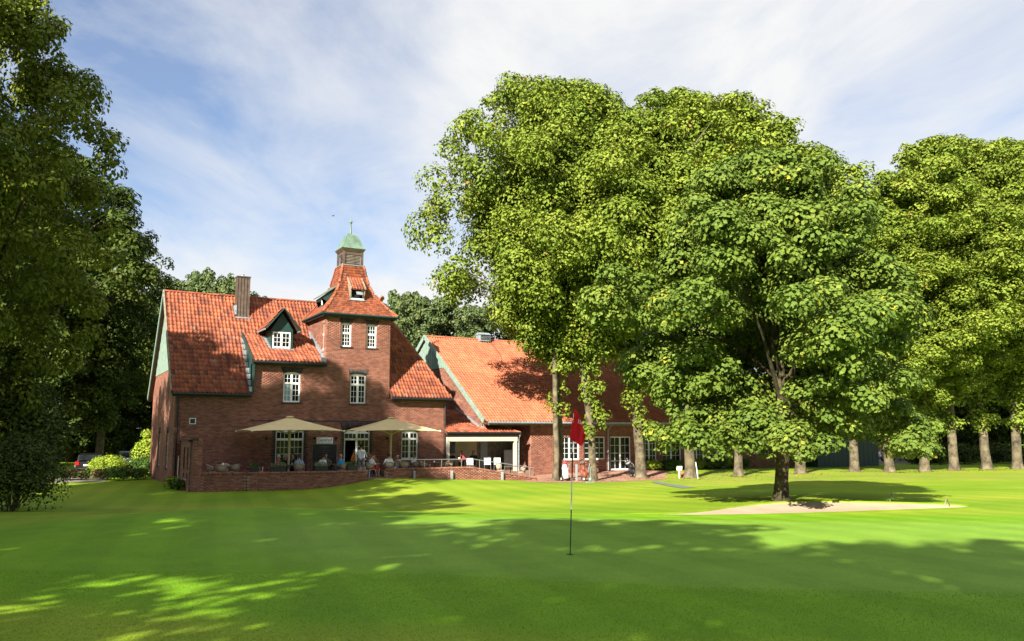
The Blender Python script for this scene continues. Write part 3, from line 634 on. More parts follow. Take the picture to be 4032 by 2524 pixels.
# gable end (left) with green boarding above
GB = Basis((HX0, FY, 0), (0, 1, 0), (-1, 0, 0))
gd = RY - FY
roofz = lambda Yv: EZ + (RGZ - EZ) / (RGY - EY) * (Yv - EY) if Yv < RGY else RGZ - (RGZ - EZ) / (RGY - EY) * (Yv - RGY)
def gspan(v):
    if v < 4.5: return (0, gd)
    y0 = EY + (v - EZ) / 1.11 - FY + .15; return (max(0, y0), min(gd, gd - y0)) if y0 < gd - y0 else None
gh = [(2.2, 3.1, .5, 2.6), (6.0, 6.9, .5, 2.6), (3.0, 3.25, 3.9, 5.6), (4.6, 4.85, 3.9, 5.6), (6.2, 6.45, 3.9, 5.6)]
gw = backing(GB, 0, gd, -.7, 4.5, house, [h for h in gh if h[3] < 4], name='wall')
MB().prism([GB(0, 4.5, -.3), GB(0, roofz(FY) - .2, -.3), GB(RGY - FY, RGZ - .2, -.3), GB(gd, roofz(RY) - .2, -.3), GB(gd, 4.5, -.3)], (-.3, 0, 0)).build('wall', M_mortar, house)
bricks(GB, gspan, -.6, 6.2, gw, gh, seed=12)
for (a, b, c, d, *_) in gh[:2]:
    window(GB, house, a, b, c, d - .12, 1.9, 2, 2, 1, 3, arch=.1); sillrow(GB, a - .1, b + .1, c, house)
    soldier(GB, a - .05, b + .05, d - .12, .3, house, arch=.1)
for h in gh[2:]: MB().bbox(GB, h[0], h[1], h[2], h[3], -.02, .006).build('blind_slot', M_dbrick, house)
pl = 0; yy = EY + (6.2 - EZ) / 1.11 - FY
n = 40
for i in range(n):
    a = yy + (gd - 2 * yy) * i / n; b = yy + (gd - 2 * yy) * (i + 1) / n; m_ = (a + b) / 2; t = roofz(FY + m_) - .12
    if t > 6.25: MB().bbox(GB, a + .008, b - .008, 6.2, t, -.02, .03 + (i % 2) * .012).build('cladding_board', M_pgreen, house)
for Ya, Yb in ((EY, RGY), (RGY, 2 * RGY - EY)):
    a = (6.02, Ya, roofz(Ya) + .02); b = (6.02, Yb, roofz(Yb - .001) + .02)
    MB().beam(a, b, .06, .30).build('verge_board', M_woodgrey if Ya == EY else M_pgreen, house)
    MB().prism([(6.05, Ya, roofz(Ya) - .05), (6.05, Yb, roofz(Yb - .001) - .05), (6.05, Yb, roofz(Yb - .001) - .1), (6.05, Ya, roofz(Ya) - .1)], (.3, 0, 0)).build('soffit', M_dgreen, house)
# other walls
MB().box(HX0 + .3, HX1, RY - .3, RY, -.7, 4.6).build('wall', M_mortar, house)
RB = Basis((HX1, FY, 0), (0, 1, 0), (1, 0, 0))
rw = MB().bbox(RB, .3, gd - .3, -.7, 4.6, -.3, 0).build('wall', M_mortar, house); bricks(RB, lambda v: (0, gd), -.6, 4.6, rw, seed=15)
TB = Basis((TX0, FY, 0), (0, 1, 0), (-1, 0, 0))
tw = MB().bbox(TB, .3, TY1 - FY, 5.5, 9.68, -.3, 0).build('wall', M_mortar, house)
bricks(TB, lambda v: (0, TY1 - FY), 6.3, 9.68, tw, [(.28, .62, 7.5, 9.3)], seed=14)
window(TB, house, .28, .62, 7.55, 9.2, 8.5, 1, 1, 2, 3, w=.0, arch=.04)
MB().box(TX1 - .3, TX1, FY + .3, TY1, 4.0, 9.68).box(TX0 + .3, TX1 - .3, TY1 - .3, TY1, 6.0, 9.68).build('wall', M_mortar, house)
# --- roof
roof = MB(); e = .13
hipx = 20.25
def sh(p, q, r, s): roof.prism([p, q, r, s], (0, 0, -.12))
rz_ = lambda Yv: EZ - .03 + (RGZ - EZ) / (RGY - EY) * (Yv - EY)
sh((6.07, EY + .02, rz_(EY + .02)), (CX0, EY + .02, rz_(EY + .02)), (CX0, RGY, rz_(RGY)), (6.07, RGY, rz_(RGY)))
sh((CX0, 52.1, rz_(52.1)), (TX0 + .1, 52.1, rz_(52.1)), (TX0 + .1, RGY, rz_(RGY)), (CX0, RGY, rz_(RGY)))
sh((TX0 + .1, TY1 - .1, rz_(TY1 - .1)), (TX1, TY1 - .1, rz_(TY1 - .1)), (TX1, RGY, rz_(RGY)), (TX0 + .1, RGY, rz_(RGY)))
sh((TX1, EY + .02, rz_(EY + .02)), (23.0, EY + .02, rz_(EY + .02)), (hipx, RGY, rz_(RGY)), (TX1, RGY, rz_(RGY)))
sh((6.07, 2 * RGY - EY, EZ - .03), (23.0, 2 * RGY - EY, EZ - .03), (hipx, RGY, RGZ - .03), (6.07, RGY, RGZ - .03))
roof.prism([(23.0, EY + .02, EZ - .03), (23.0, 2 * RGY - EY, EZ - .03), (hipx, RGY, RGZ - .03)], (-.1, 0, -.1))
roof = roof.build('roof', M_rooflay, house)
alpha = math.atan2(RGZ - EZ, RGY - EY); SL = math.hypot(RGZ - EZ, RGY - EY)
MBs = slope_basis((0, EY - .03, EZ), (1, 0, 0), (0, math.cos(alpha), math.sin(alpha)))
def mmask(u, v):
    Yv = EY + v * math.cos(alpha); k = (u > 6.1) & (u < 23.0 - 2.75 * v / SL - .05)
    k &= ~((u > CX0 - .12) & (u < 14.72) & (Yv < 52.1)); k &= ~((u > 14.6) & (u < 18.92) & (Yv < TY1 + .05)); k &= ~((u > 10.12) & (u < 11.02) & (Yv > 53.3) & (Yv < 54.2)); return k
# the orange pantiles: those seen largest are single tiles
tiles(MBs, mmask, 6.08, 23.0, SL, roof, M_tile, nobj=300, seed=21, key=lambda u, v: np.where(u < CX0, v * .4 + np.abs(u - 8.2) * .5, 50 + u))
# raised middle part with flatter roof
cb = math.atan2(8.5 - 6.68, 52.25 - EY); cl_ = math.hypot(8.5 - 6.68, 52.25 - EY)
croof = MB().prism([(CX0 - .05, EY + .02, 6.65), (TX0, EY + .02, 6.65), (TX0, 52.4, 8.55), (CX0 - .05, 52.4, 8.55)], (0, 0, -.12)).build('middle_roof', M_rooflay, house)
CBs = slope_basis((0, EY - .03, 6.68), (1, 0, 0), (0, math.cos(cb), math.sin(cb)))
tiles(CBs, lambda u, v: ~((u > 11.62) & (u < 13.1) & (v > 1.87) & (v < 3.6)), CX0 - .05, 14.66, cl_ + .1, croof, M_tile, nobj=0, seed=22)
MB().prism([(CX0, FY - .3, 4.7), (CX0, EY - .02, 6.55), (CX0, 52.3, 8.5)], (.08, 0, 0)).build('cheek', M_dgreen, house)
MB().beam((CX0 - .06, EY - .02, 6.72), (CX0 - .06, 52.3, 8.62), .08, .16).build('verge_board', M_dgreen, house)
for i in range(9):
    t = i / 9; Yv = EY + .1 + 3.1 * t; MB().box(CX0 - .17, CX0 + .0, Yv, Yv + .33, roofz(Yv) + .02, roofz(Yv) + .32).build('lead_flashing', M_zinc, house)
for i in range(8):
    t = i / 8; Yv = EY + .55 + 3.4 * t; zz_ = 6.70 + .535 * (Yv - EY) + .1 if Yv < 52.2 else roofz(Yv) + .1
    MB().box(TX0 - .13, TX0 - .01, Yv, Yv + .45, zz_ - .1, zz_ + .22).build('lead_flashing', M_zinc, house)
MB().box(TX0 - .30, TX0 - .012, FY - .28, FY + .35, 6.72, 7.02).build('lead_flashing', M_zinc, house)
ridge_tiles((6.08, RGY, RGZ + .05), (hipx, RGY, RGZ + .05), roof)
ridge_tiles((22.95, EY + .05, EZ + .05), (hipx, RGY, RGZ + .05), roof, name='hip_tile')
MB().lathe([(.11, 0), (.09, .12), (.075, .16), (.075, .52), (.10, .56), (.19, .66), (.2, .74), (.15, .84), (.06, .9), (.012, .94), (.008, 1.25)], 12, (hipx, RGY, RGZ)).build('finial', M_terracotta, house, True)
# --- chimney in standing seam metal
ch = MB().box(10.2, 10.95, 53.42, 54.1, 9.3, 12.32).build('chimney', M_bcopper, house)
for x in (10.2, 10.38, 10.57, 10.76, 10.95): MB().box(x - .012, x + .012, 53.385, 53.42, 9.5, 12.3).build('seam', M_bcopper, ch)
for y in (53.5, 53.66, 53.82, 53.98): MB().box(10.165, 10.2, y - .012, y + .012, 9.9, 12.3).build('seam', M_bcopper, ch)
MB().box(10.15, 11.0, 53.37, 54.15, 12.32, 12.38).build('cap', M_bcopper, ch)
MB().lathe([(.1, 0), (.1, .14), (.13, .15), (.02, .22)], 8, (10.55, 53.75, 12.38)).build('cowl', M_zinc, ch)
MB().box(10.1, 11.05, 53.2, 53.44, 9.66, 9.74).box(10.08, 10.2, 53.4, 54.2, 9.9, 10.5).build('lead_flashing', M_zinc, house)
# --- gabled dormer on the middle roof
DY = 50.5
dm = MB().box(11.7, 13.02, DY, 53.0, 7.3, 8.74)
dm.prism([(11.7, DY, 8.74), (13.02, DY, 8.74), (12.36, DY, 9.8)], (0, 3.2, 0))
dm = dm.build('dormer', M_dgreen, house)
dw = Basis((0, DY, 0), (1, 0, 0), (0, -1, 0))
window(dw, house, 11.8, 12.87, 7.62, 8.6, None, 2, 2, 2, 3, w=.03)
dslope = math.atan2(1.2, 1.0)
for sgn in (-1, 1):
    a = (12.36, DY - .32, 10.02); b = (12.36 + sgn * 1.02, DY - .32, 8.74)
    MB().beam(a, b, .05, .20, up=(0, -1, 0)).beam(a, b, .05, .05).build('barge_board', M_dgreen, dm)
    p = [(12.36, DY - .3, 10.0), (12.36 + sgn * 1.06, DY - .3, 8.72), (12.36 + sgn * 1.06, 52.4, 8.72), (12.36, 53.6, 10.0)]
    MB().prism(p, (0, 0, .07)).build('dormer_roof', M_rooflay, dm)
    sb = slope_basis((12.36 + sgn * 1.08, DY - .28, 8.74), (0, 1, 0), (-sgn * 1.06, 0, 1.28))
    tiles(sb, lambda u, v: u < 1.9 + 1.2 * v / 1.66, 0, 3.2, 1.66, dm, M_tile, seed=31 + sgn)
    MB().tube([(12.36 + sgn * 1.1, DY - .3, 8.7), (12.36 + sgn * 1.1, 52.2, 8.7)], .05, 8).build('gutter', M_zinc, dm)
MB().bbox(dw, 11.55, 13.15, 7.52, 7.6, -.02, .1).build('lead_flashing', M_zinc, dm)
for i in range(6): MB().box(11.56, 11.7, DY + .28 * i, DY + .28 * i + .26, 7.56 + .15 * i, 7.72 + .15 * i).build('lead_flashing', M_zinc, dm)
# --- tower roof: flared, four sided, small flat tiles
TC = (16.78, 51.28)
prof = [(2.42, 9.80), (1.96, 10.28), (1.53, 10.86), (1.2, 11.38), (.97, 11.98), (.845, 12.48), (.755, 12.95), (.70, 13.2)]
def hz_(z):
    return float(np.interp(z, [p[1] for p in prof], [p[0] for p in prof]))
tr_ = MB().lathe([(p[0] * math.sqrt(2) - .04, p[1]) for p in prof], 4, (TC[0], TC[1], 0), rot=math.pi / 4).build('tower_roof', M_rooflay, house)
Vt, Ft, rt_ = [], [], []
zs = [9.80]; 
while zs[-1] < 13.12:
    z = zs[-1]; sl = (hz_(z) - hz_(z + .05)) / .05; zs.append(z + .185 / math.sqrt(1 + sl * sl))
g = np.random.default_rng(4)
for a, b in zip(zs, zs[1:]):
    ha, hb = hz_(a), hz_(b + .05)
    for k in range(4):
        ca, sa = math.cos(k * math.pi / 2), math.sin(k * math.pi / 2); nt = max(4, int(2 * ha / .165))
        for i in range(nt):
            x0, x1 = -1 + 2 * i / nt, -1 + 2 * (i + 1) / nt; li = .02 + g.uniform(-.004, .006); gp = .004
            q = [(x0 * ha + gp, -(ha + li), a - .006), (x1 * ha - gp, -(ha + li), a - .006), (x1 * hb - gp, -(hb + .004), b + .05), (x0 * hb + gp, -(hb + .004), b + .05), (x0 * ha + gp, -(ha + li - .02), a - .014), (x1 * ha - gp, -(ha + li - .02), a - .014)]
            n0 = len(Vt); Vt += [(TC[0] + x * ca - y * sa, TC[1] + x * sa + y * ca, z) for x, y, z in q]
            Ft += [(n0, n0 + 1, n0 + 2, n0 + 3), (n0 + 4, n0 + 5, n0 + 1, n0)]; rt_ += [g.random()] * 6
link('roof_tiles', np_mesh('roof_tiles', Vt, np.array(Ft), M_tile, attr={'rnd': rt_}), tr_, 'stuff')
for sx_, sy_ in ((-1, -1), (1, -1), (-1, 1)):
    for (h0, z0), (h1_, z1) in zip(prof, prof[1:]):
        ridge_tiles((TC[0] + sx_ * h0, TC[1] + sy_ * h0, z0 + .04), (TC[0] + sx_ * h1_, TC[1] + sy_ * h1_, z1 + .04), tr_, r=.085, step=.24, name='hip_tile')
for a in range(4):
    ca, sa = round(math.cos(a * math.pi / 2)), round(math.sin(a * math.pi / 2)); f = Basis((TC[0], TC[1], 0), (ca, sa, 0), (sa, -ca, 0))
    q = 2.38 if a % 2 == 0 else 2.30
    MB().bbox(f, -q, q, 9.60, 9.80, 2.30, 2.38).build('tower_fascia', M_dgreen, house)
    MB().bbox(f, -q, q, 9.615, 9.66, 2.06, 2.30).build('tower_soffit', M_dgreen, house)
    MB().tube([f(-2.42, 9.74, 2.45), f(2.42, 9.74, 2.45)], .06, 8).build('gutter', M_dgreen, house)
# hatch dormers
f = Basis((TC[0], TC[1], 0), (1, 0, 0), (0, -1, 0))
hd = MB().bbox(f, -.42, .42, 10.86, 11.42, 1.1, 1.52).build('hatch_dormer', M_dark, tr_)
h2 = MB(); u0, u1 = -.47, .47
MB().prism([f(u0, 12.15, .97), f(u0, 11.42, 1.72), f(u0, 11.34, 1.72), f(u0, 10.82, 1.60)], (.05, 0, 0)).build('hatch_cheek', M_woodgrey, tr_)
MB().prism([f(u1 - .05, 12.15, .97), f(u1 - .05, 11.42, 1.72), f(u1 - .05, 11.34, 1.72), f(u1 - .05, 10.82, 1.60)], (.05, 0, 0)).build('hatch_cheek', M_woodgrey, tr_)
MB().prism([f(u0 - .03, 12.2, .97), f(u0 - .03, 11.44, 1.76), f(u0 - .03, 11.49, 1.78), f(u0 - .03, 12.26, .98)], (1.0, 0, 0)).build('hatch_roof', M_terracotta, tr_)
hs = slope_basis(f(0, 11.47, 1.79), (1, 0, 0), tuple(np.array(f(0, 12.23, .97)) - np.array(f(0, 11.47, 1.78))))
tiles(hs, lambda u, v: u < 9, -.45, .45, 1.1, tr_, M_tile, seed=41, pu=.18, pv=.2)
for u in (-.50, .44): MB().prism([f(u, 12.3, .98), f(u, 11.46, 1.82), f(u, 11.56, 1.84), f(u, 12.36, .99)], (.07, 0, 0)).build('hatch_verge', M_woodgrey, tr_)
MB().bbox(f, -.42, .42, 10.84, 10.92, 1.5, 1.60).bbox(f, -.42, -.36, 10.92, 11.4, 1.5, 1.55).bbox(f, .36, .42, 10.92, 11.4, 1.5, 1.55).build('hatch_frame', M_white, tr_)
MB().prism([f(-.1, 11.38, 1.6), f(.3, 11.38, 1.6), f(.3, 11.12, 1.78), f(-.1, 11.12, 1.78)], (0, -.03, .02)).build('open_shutter', M_zinc, tr_)
MB().bbox(f, -.55, .5, 10.77, 10.83, 1.55, 1.68).build('lead_flashing', M_zinc, tr_)
f = Basis((TC[0], TC[1], 0), (0, 1, 0), (-1, 0, 0))
ld = MB().prism([f(-.6, 11.75, .95), f(-.6, 10.95, 2.0), f(-.6, 10.8, 1.95), f(-.6, 10.72, 1.6), f(-.6, 10.45, 1.85)], (0, 1.2, 0)).build('side_dormer', M_dgreen, tr_)
MB().prism([f(-.7, 11.82, .9), f(-.7, 10.98, 2.12), f(-.7, 11.04, 2.14), f(-.7, 11.9, .92)], (0, 1.4, 0)).build('dormer_roof', M_copper, ld)
MB().bbox(f, -.5, -.42, 10.5, 10.85, 1.88, 1.94).build('dormer_frame', M_white, ld)
# lantern
ln = MB()
for sx_ in (-1, 1):
    for sy_ in (-1, 1): ln.box(TC[0] + sx_ * .60 - .07, TC[0] + sx_ * .60 + .07, TC[1] + sy_ * .60 - .07, TC[1] + sy_ * .60 + .07, 13.2, 14.08)
ln.box(TC[0] - .53, TC[0] + .53, TC[1] - .64, TC[1] + .64, 13.2, 13.30).box(TC[0] - .64, TC[0] - .53, TC[1] - .53, TC[1] + .53, 13.2, 13.30).box(TC[0] + .53, TC[0] + .64, TC[1] - .53, TC[1] + .53, 13.2, 13.3)
ln.box(TC[0] - .53, TC[0] + .53, TC[1] - .64, TC[1] + .64, 13.9, 14.08).box(TC[0] - .64, TC[0] - .53, TC[1] - .53, TC[1] + .53, 13.9, 14.08).box(TC[0] + .53, TC[0] + .64, TC[1] - .53, TC[1] + .53, 13.9, 14.08)
ln.cur = 1; ln.box(TC[0] - .5, TC[0] + .5, TC[1] - .5, TC[1] + .5, 13.25, 14.0); ln.cur = 0
ln = ln.build('lantern', [M_bcopper, M_dark], house)
MB().box(TC[0] - .76, TC[0] + .76, TC[1] - .76, TC[1] + .76, 13.17, 13.21).build('lead_flashing', M_zinc, ln)
for a in range(2):
    f = Basis((TC[0], TC[1], 0), (1, 0, 0), (0, -1, 0)) if a == 0 else Basis((TC[0], TC[1], 0), (0, 1, 0), (-1, 0, 0))
    for i in range(6):
        z = 13.34 + i * .095
        MB().prism([f(-.5, z, .63), f(.5, z, .63), f(.5, z + .06, .54), f(-.5, z + .06, .54)], (0, 0, .018)).build('louvre', M_woodgrey, ln)
MB().lathe([(p * math.sqrt(2), z) for p, z in ((.66, 14.08), (.68, 14.12), (.76, 14.26), (.77, 14.30))], 4, (TC[0], TC[1], 0), rot=math.pi / 4).build('cornice', M_bcopper, ln)
dome = [(.79, 14.30), (.70, 14.40), (.60, 14.58), (.53, 14.78), (.47, 14.96), (.40, 15.12), (.30, 15.27), (.18, 15.36), (.05, 15.41)]
MB().lathe([(p * math.sqrt(2), z) for p, z in dome], 4, (TC[0], TC[1], 0), rot=math.pi / 4).build('copper_dome', M_copper, ln)
for sx_, sy_ in ((-1, -1), (1, -1), (-1, 1)):
    MB().tube([(TC[0] + sx_ * p, TC[1] + sy_ * p, z) for p, z in dome], .016, 5).build('seam', M_copper, ln)
MB().lathe([(.10, 15.36), (.075, 15.45), (.055, 15.8), (.035, 16.08), (.05, 16.1), (.095, 16.16), (.10, 16.2), (.085, 16.26), (.03, 16.3), (.014, 16.33), (.012, 16.6)], 10, (TC[0], TC[1], 0)).build('spire', M_copper, ln, True)
# ================================================================== the long building to the right
barn = empty('long_brick_building', (40, 57, -.3), 0, 'long low brick building with bright orange tiled roof behind the lindens', 'building')
BY, BE, BEZ, BRY, BRZ = 49.0, 48.3, 3.25, 58.27, 9.82
BX0, BX1 = 25.3, 54.6
BB = Basis((0, BY, 0), (1, 0, 0), (0, -1, 0))
bw = [(31.45, 33.0, .62, 2.25, 4), (33.43, 35.25, .62, 2.25, 4), (35.70, 37.55, -.16, 2.25, 4), (38.6, 39.95, -.16, 2.25, 5), (40.46, 42.31, -.16, 2.25, 5), (43.2, 44.6, -.16, 2.25, 5), (45.06, 46.96, -.16, 2.25, 5), (49.8, 51.6, .8, 2.2, 3), (52.9, 54.1, .8, 2.2, 3)]
bh = [(a, b, c, d) for a, b, c, d, _ in bw]
w_ = backing(BB, 29.03, BX1, -.7, 3.2, barn, bh); bricks(BB, lambda v: (29.03, BX1), -.6, 3.2, w_, bh, seed=51)
for a, b, c, d, r in bw:
    window(BB, barn, a, b, c, d, None, 2, 2, 2, r, w=-.07, name='window' if c > 0 else 'glazed_door')
    if c > 0: sillrow(BB, a - .05, b + .05, c, barn, M_brick, .04)
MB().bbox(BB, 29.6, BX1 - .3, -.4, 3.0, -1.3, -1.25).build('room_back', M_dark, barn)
JB = Basis((29.03, BY, 0), (0, 1, 0), (-1, 0, 0)); jw = MB().bbox(JB, .3, 2.5, -.7, 3.2, -.3, 0).build('wall', M_mortar, barn); bricks(JB, lambda v: (0, 2.5), -.6, 3.2, jw, seed=52)
MB().box(25.4, 29.0, 51.6, 51.9, -.6, 3.3).build('wall', M_dbrick, barn)  # back wall of the entrance recess, its shade put into the colour
# gable over the porch: brick below, pale green boards above
GB2 = Basis((BX0, BY, 0), (0, 1, 0), (-1, 0, 0)); bgd = 2 * (BRY - BY); bk = (BRZ - BEZ) / (BRY - BE)
bz = lambda Yv: BEZ + bk * (Yv - BE) if Yv < BRY else BRZ - bk * (Yv - BRY)
cz = float(onX(1750, 1447, BX0)[2])
def bspan(v):
    y0 = max(0, (v - BEZ) / bk + BE - BY + .25); 
    return (y0 if v > 3.0 else 2.7, bgd - y0)
gwall = MB().prism([GB2(0.05, 2.6, -.3), GB2(0.05, bz(BY) - .2, -.3), GB2(BRY - BY, BRZ - .2, -.3), GB2(bgd, bz(BY) - .2, -.3), GB2(bgd, 2.6, -.3)], (-.3, 0, 0)).build('wall', M_mortar, barn)
bricks(GB2, bspan, 2.6, cz, gwall, seed=53)
yb = (cz - BEZ) / bk + BE - BY
n = 38
for i in range(n):
    a = yb + (bgd - 2 * yb) * i / n; b = yb + (bgd - 2 * yb) * (i + 1) / n; t = bz(BY + (a + b) / 2) - .1
    if t > cz + .05: MB().bbox(GB2, a + .012, b - .012, cz, t, -.02, .035 + (i % 2) * .02).build('cladding_board', M_pgreen, barn)
MB().bbox(GB2, 5.0, 5.5, 3.2, 6.2, 0, .16).build('brick_pier', M_brick, barn)
for Ya, Yb in ((BE, BRY), (BRY, 2 * BRY - BE)):
    MB().beam((BX0 - .22, Ya, bz(Ya) + .02), (BX0 - .22, Yb, bz(Yb - .001) + .02), .07, .34).build('verge_board', M_pgreen, barn)
broof = MB(); broof.prism([(BX0 - .2, BE + .03, BEZ - .03), (BX1 + .2, BE + .03, BEZ - .03), (BX1 + .2, BRY, BRZ - .03), (BX0 - .2, BRY, BRZ - .03)], (0, 0, -.14))
broof.prism([(BX0 - .2, 2 * BRY - BE, BEZ - .03), (BX1 + .2, 2 * BRY - BE, BEZ - .03), (BX1 + .2, BRY, BRZ - .03), (BX0 - .2, BRY, BRZ - .03)], (0, 0, -.14))
broof = broof.build('roof', M_rooflay, barn)
ba = math.atan2(BRZ - BEZ, BRY - BE); bsl = math.hypot(BRZ - BEZ, BRY - BE)
BBs = slope_basis((0, BE - .03, BEZ), (1, 0, 0), (0, math.cos(ba), math.sin(ba)))
tiles(BBs, lambda u, v: u > 0, BX0 - .15, BX1 + .15, bsl, broof, M_btile, nobj=300, seed=61, key=lambda u, v: np.hypot(u - 27.5, (v - 3.5) * 1.0))
ridge_tiles((BX0 - .1, BRY, BRZ + .06), (BX1, BRY, BRZ + .06), broof, M_btile)
MB().tube([(25.4, BE - .05, BEZ - .06), (BX1, BE - .05, BEZ - .06)], .075, 8).build('gutter', M_zinc, barn)
MB().box(25.4, BX1, BE + .05, BY - .02, BEZ - .22, BEZ - .12).build('soffit', M_woodgrey, barn)
MB().tube([(35.45, BE - .03, BEZ - .1), (35.45, BY - .1, 2.75), (35.45, BY - .1, -.15)], .045, 8).build('downpipe', M_zinc, barn)
MB().tube([(42.9, BY - .1, 3), (42.9, BY - .1, -.15)], .04, 8).tube([(47.9, BY - .1, 3), (47.9, BY - .1, -.15)], .04, 8).build('downpipe', M_zinc, barn)
MB().box(BX0, BX1, 66.9, 67.2, -.6, 3.2).box(BX1 - .3, BX1, BY + .3, 66.9, -.6, 3.2).build('wall', M_mortar, barn)
MB().prism([(BX1 - .3, BY, 3.2), (BX1 - .3, 67.2, 3.2), (BX1 - .3, BRY, BRZ - .2)], (.3, 0, 0)).build('wall', M_mortar, barn)
pv_ = onY(1908, 1336, BRY - .3)
vx = float(pv_[0]); vt = MB().box(vx - .45, vx + .45, BRY - .45, BRY + .35, BRZ - .1, BRZ + .42)
vt.prism([(vx - .5, BRY - .5, BRZ + .42), (vx - .5, BRY + .4, BRZ + .42), (vx - .5, BRY - .05, BRZ + .62)], (1.0, 0, 0)); vt = vt.build('ridge_vent', M_zinc, broof)
for i in range(4): MB().box(vx - .4, vx + .4, BRY - .475, BRY - .45, BRZ + .02 + i * .1, BRZ + .06 + i * .1).build('slat', M_black, vt)
MB().tube([(vx - .1, BRY - .5, BRZ + .45), (vx + .35, BRY - 2.2, BRZ - 1.25), (vx + .1, BRY - 3.2, BRZ - 2.1)], .012, 5).build('cable', M_black, broof)
# dark timber annex at its far end
annex = empty('timber_annex', (58.5, 49.5, -.3), 0, 'dark green timber annex beyond the long brick building', 'shed')
AB = Basis((0, 47.0, 0), (1, 0, 0), (0, -1, 0))
for i in range(28): MB().bbox(AB, 54.9 + i * .27, 54.9 + i * .27 + .262, -.5, 2.5, -.06, .01 * (i % 2)).build('board', M_dgreen, annex)
window(AB, annex, 56.2, 57.1, .9, 1.9, None, 2, 1, 2, 2, w=.05)
MB().box(54.9, 62.4, 47.1, 53, -.5, 2.45).build('wall', M_dgreen, annex)
MB().prism([(54.7, 46.5, 2.5), (54.7, 53.4, 3.9), (54.7, 53.4, 4.05), (54.7, 46.5, 2.65)], (8.0, 0, 0)).build('roof', M_terracotta, annex)
# ------------------------------------------------------------------ open porch between the two
porch = empty('porch', (25.1, 50, 0), 0, 'open porch with white beam and tiled lean-to roof between house and long building', 'porch')
PY = 48.4
M_pwhite = mat('off_white_paint', (0.50, 0.46, 0.38), .6, .08, 4, .05)
for x0, x1 in ((22.52, 22.68), (27.42, 27.64)): MB().box(x0, x1, PY, PY + .18, -.02 if x0 < 25 else -.5, 1.97).build('post', M_pwhite, porch)
MB().box(22.52, 27.66, PY - .02, PY + .2, 1.97, 2.24).build('beam', M_pwhite, porch)
MB().box(22.48, 27.75, PY - .06, PY + .0, 2.28, 2.5).build('fascia', M_black, porch)
MB().tube([(22.45, PY - .12, 2.5), (27.9, PY - .12, 2.5)], .07, 8).build('gutter', M_black, porch)
MB().tube([(27.8, PY - .1, 2.45), (27.82, PY - .05, 2.3), (27.82, PY + .1, 2.1), (27.82, PY + .1, -.2)], .04, 8).build('downpipe', M_zinc, porch)
ps = .35; pz = lambda Yv: 2.55 + ps * (Yv - PY)
proof = MB().prism([(22.45, PY - .1, pz(PY - .1) - .03), (27.9, PY - .1, pz(PY - .1) - .03), (26.2, 50.1, pz(50.1) - .03), (25.3, 52.9, pz(52.9) - .03), (22.7, 52.9, pz(52.9) - .03), (22.7, 49.3, pz(49.3) - .03), (22.45, 49.15, pz(49.15) - .03)], (0, 0, -.1))
proof.prism([(27.9, PY - .1, pz(PY - .1) - .03), (27.9, 51.9, pz(PY - .1) - .03), (26.2, 50.1, pz(50.1) - .03)], (0, 0, -.1))
proof = proof.build('roof', M_rooflay, porch)
pa = math.atan(ps); PBs = slope_basis((0, PY - .12, pz(PY - .12)), (1, 0, 0), (0, math.cos(pa), math.sin(pa)))
tiles(PBs, lambda u, v: (u < 27.85 - 1.7 * np.minimum(v / 1.8, 1) - .9 * np.clip((v - 1.8) / 2.97, 0, 1)) & ((u > 22.72) | (v < .8)), 22.45, 27.9, 4.7, proof, M_tile, seed=71)
ridge_tiles((27.85, PY - .08, pz(PY) + .0), (26.2, 50.1, pz(50.1) + .06), proof, r=.09, name='hip_tile')
MB().beam((25.22, 49.2, pz(49.2) + .1), (25.22, 52.8, pz(52.8) + .1), .08, .16).build('lead_flashing', M_zinc, porch)
MB().box(22.72, 26.2, 51.5, 51.58, 0, 3.4).build('back_wall', M_cream, porch)
MB().box(26.2, 29.0, 51.5, 51.58, -.4, 3.1).build('back_wall', M_woodgrey, porch)
MB().box(22.72, 22.78, 49.3, 51.5, .0, 3.2).build('side_wall', M_cream, porch)
MB().box(24.3, 25.4, 49.9, 49.98, 2.12, 2.17).build('strip_light', M_white, porch)
MB().box(26.45, 27.0, 51.44, 51.5, .0, 1.95).build('door', M_grey, porch)
MB().box(27.75, 28.9, 50.4, 50.46, -.35, 1.35).build('wind_screen', M_grey, porch)
MB().box(22.9, 23.25, 48.75, 48.95, 1.2, 1.95).build('wall_speaker', M_black, porch)
# ================================================================== terrace
M_tfloor = mat('terrace_paving', (.20, .13, .10), .9, .2, 2, .2)
ramp = lambda X: float(np.interp(X, [22.5, 27.0], [0, -.46]))
curve = np.array([(9.4, 44.72), (10.4, 44.42), (11.5, 44.13), (12.7, 43.88), (13.8, 43.78), (14.8, 43.92), (15.72, 44.28)])
outline = [(6.95, 49.19), (6.95, 45.3), (7.25, 45.35), (9.4, 44.9)] + [(x, y + .15) for x, y in curve] + [(16.3, 44.75), (17.1, 44.98), (22.5, 44.98), (22.5, 49.19)]
MB().prism([(x, y, 0) for x, y in outline], (0, 0, -.55)).build('terrace', M_tfloor, None)['kind'] = 'structure'
MB().prism([(22.5, 44.98, -.002), (27.0, 44.98, -.46), (27.0, 48.35, -.46), (22.5, 48.35, -.002)], (0, 0, -.4)).build('terrace_ramp', M_tfloor, None)['kind'] = 'structure'
MB().box(22.505, 28.9, 48.36, 51.5, -.6, -.004).build('porch_floor', M_tfloor, None)['kind'] = 'structure'
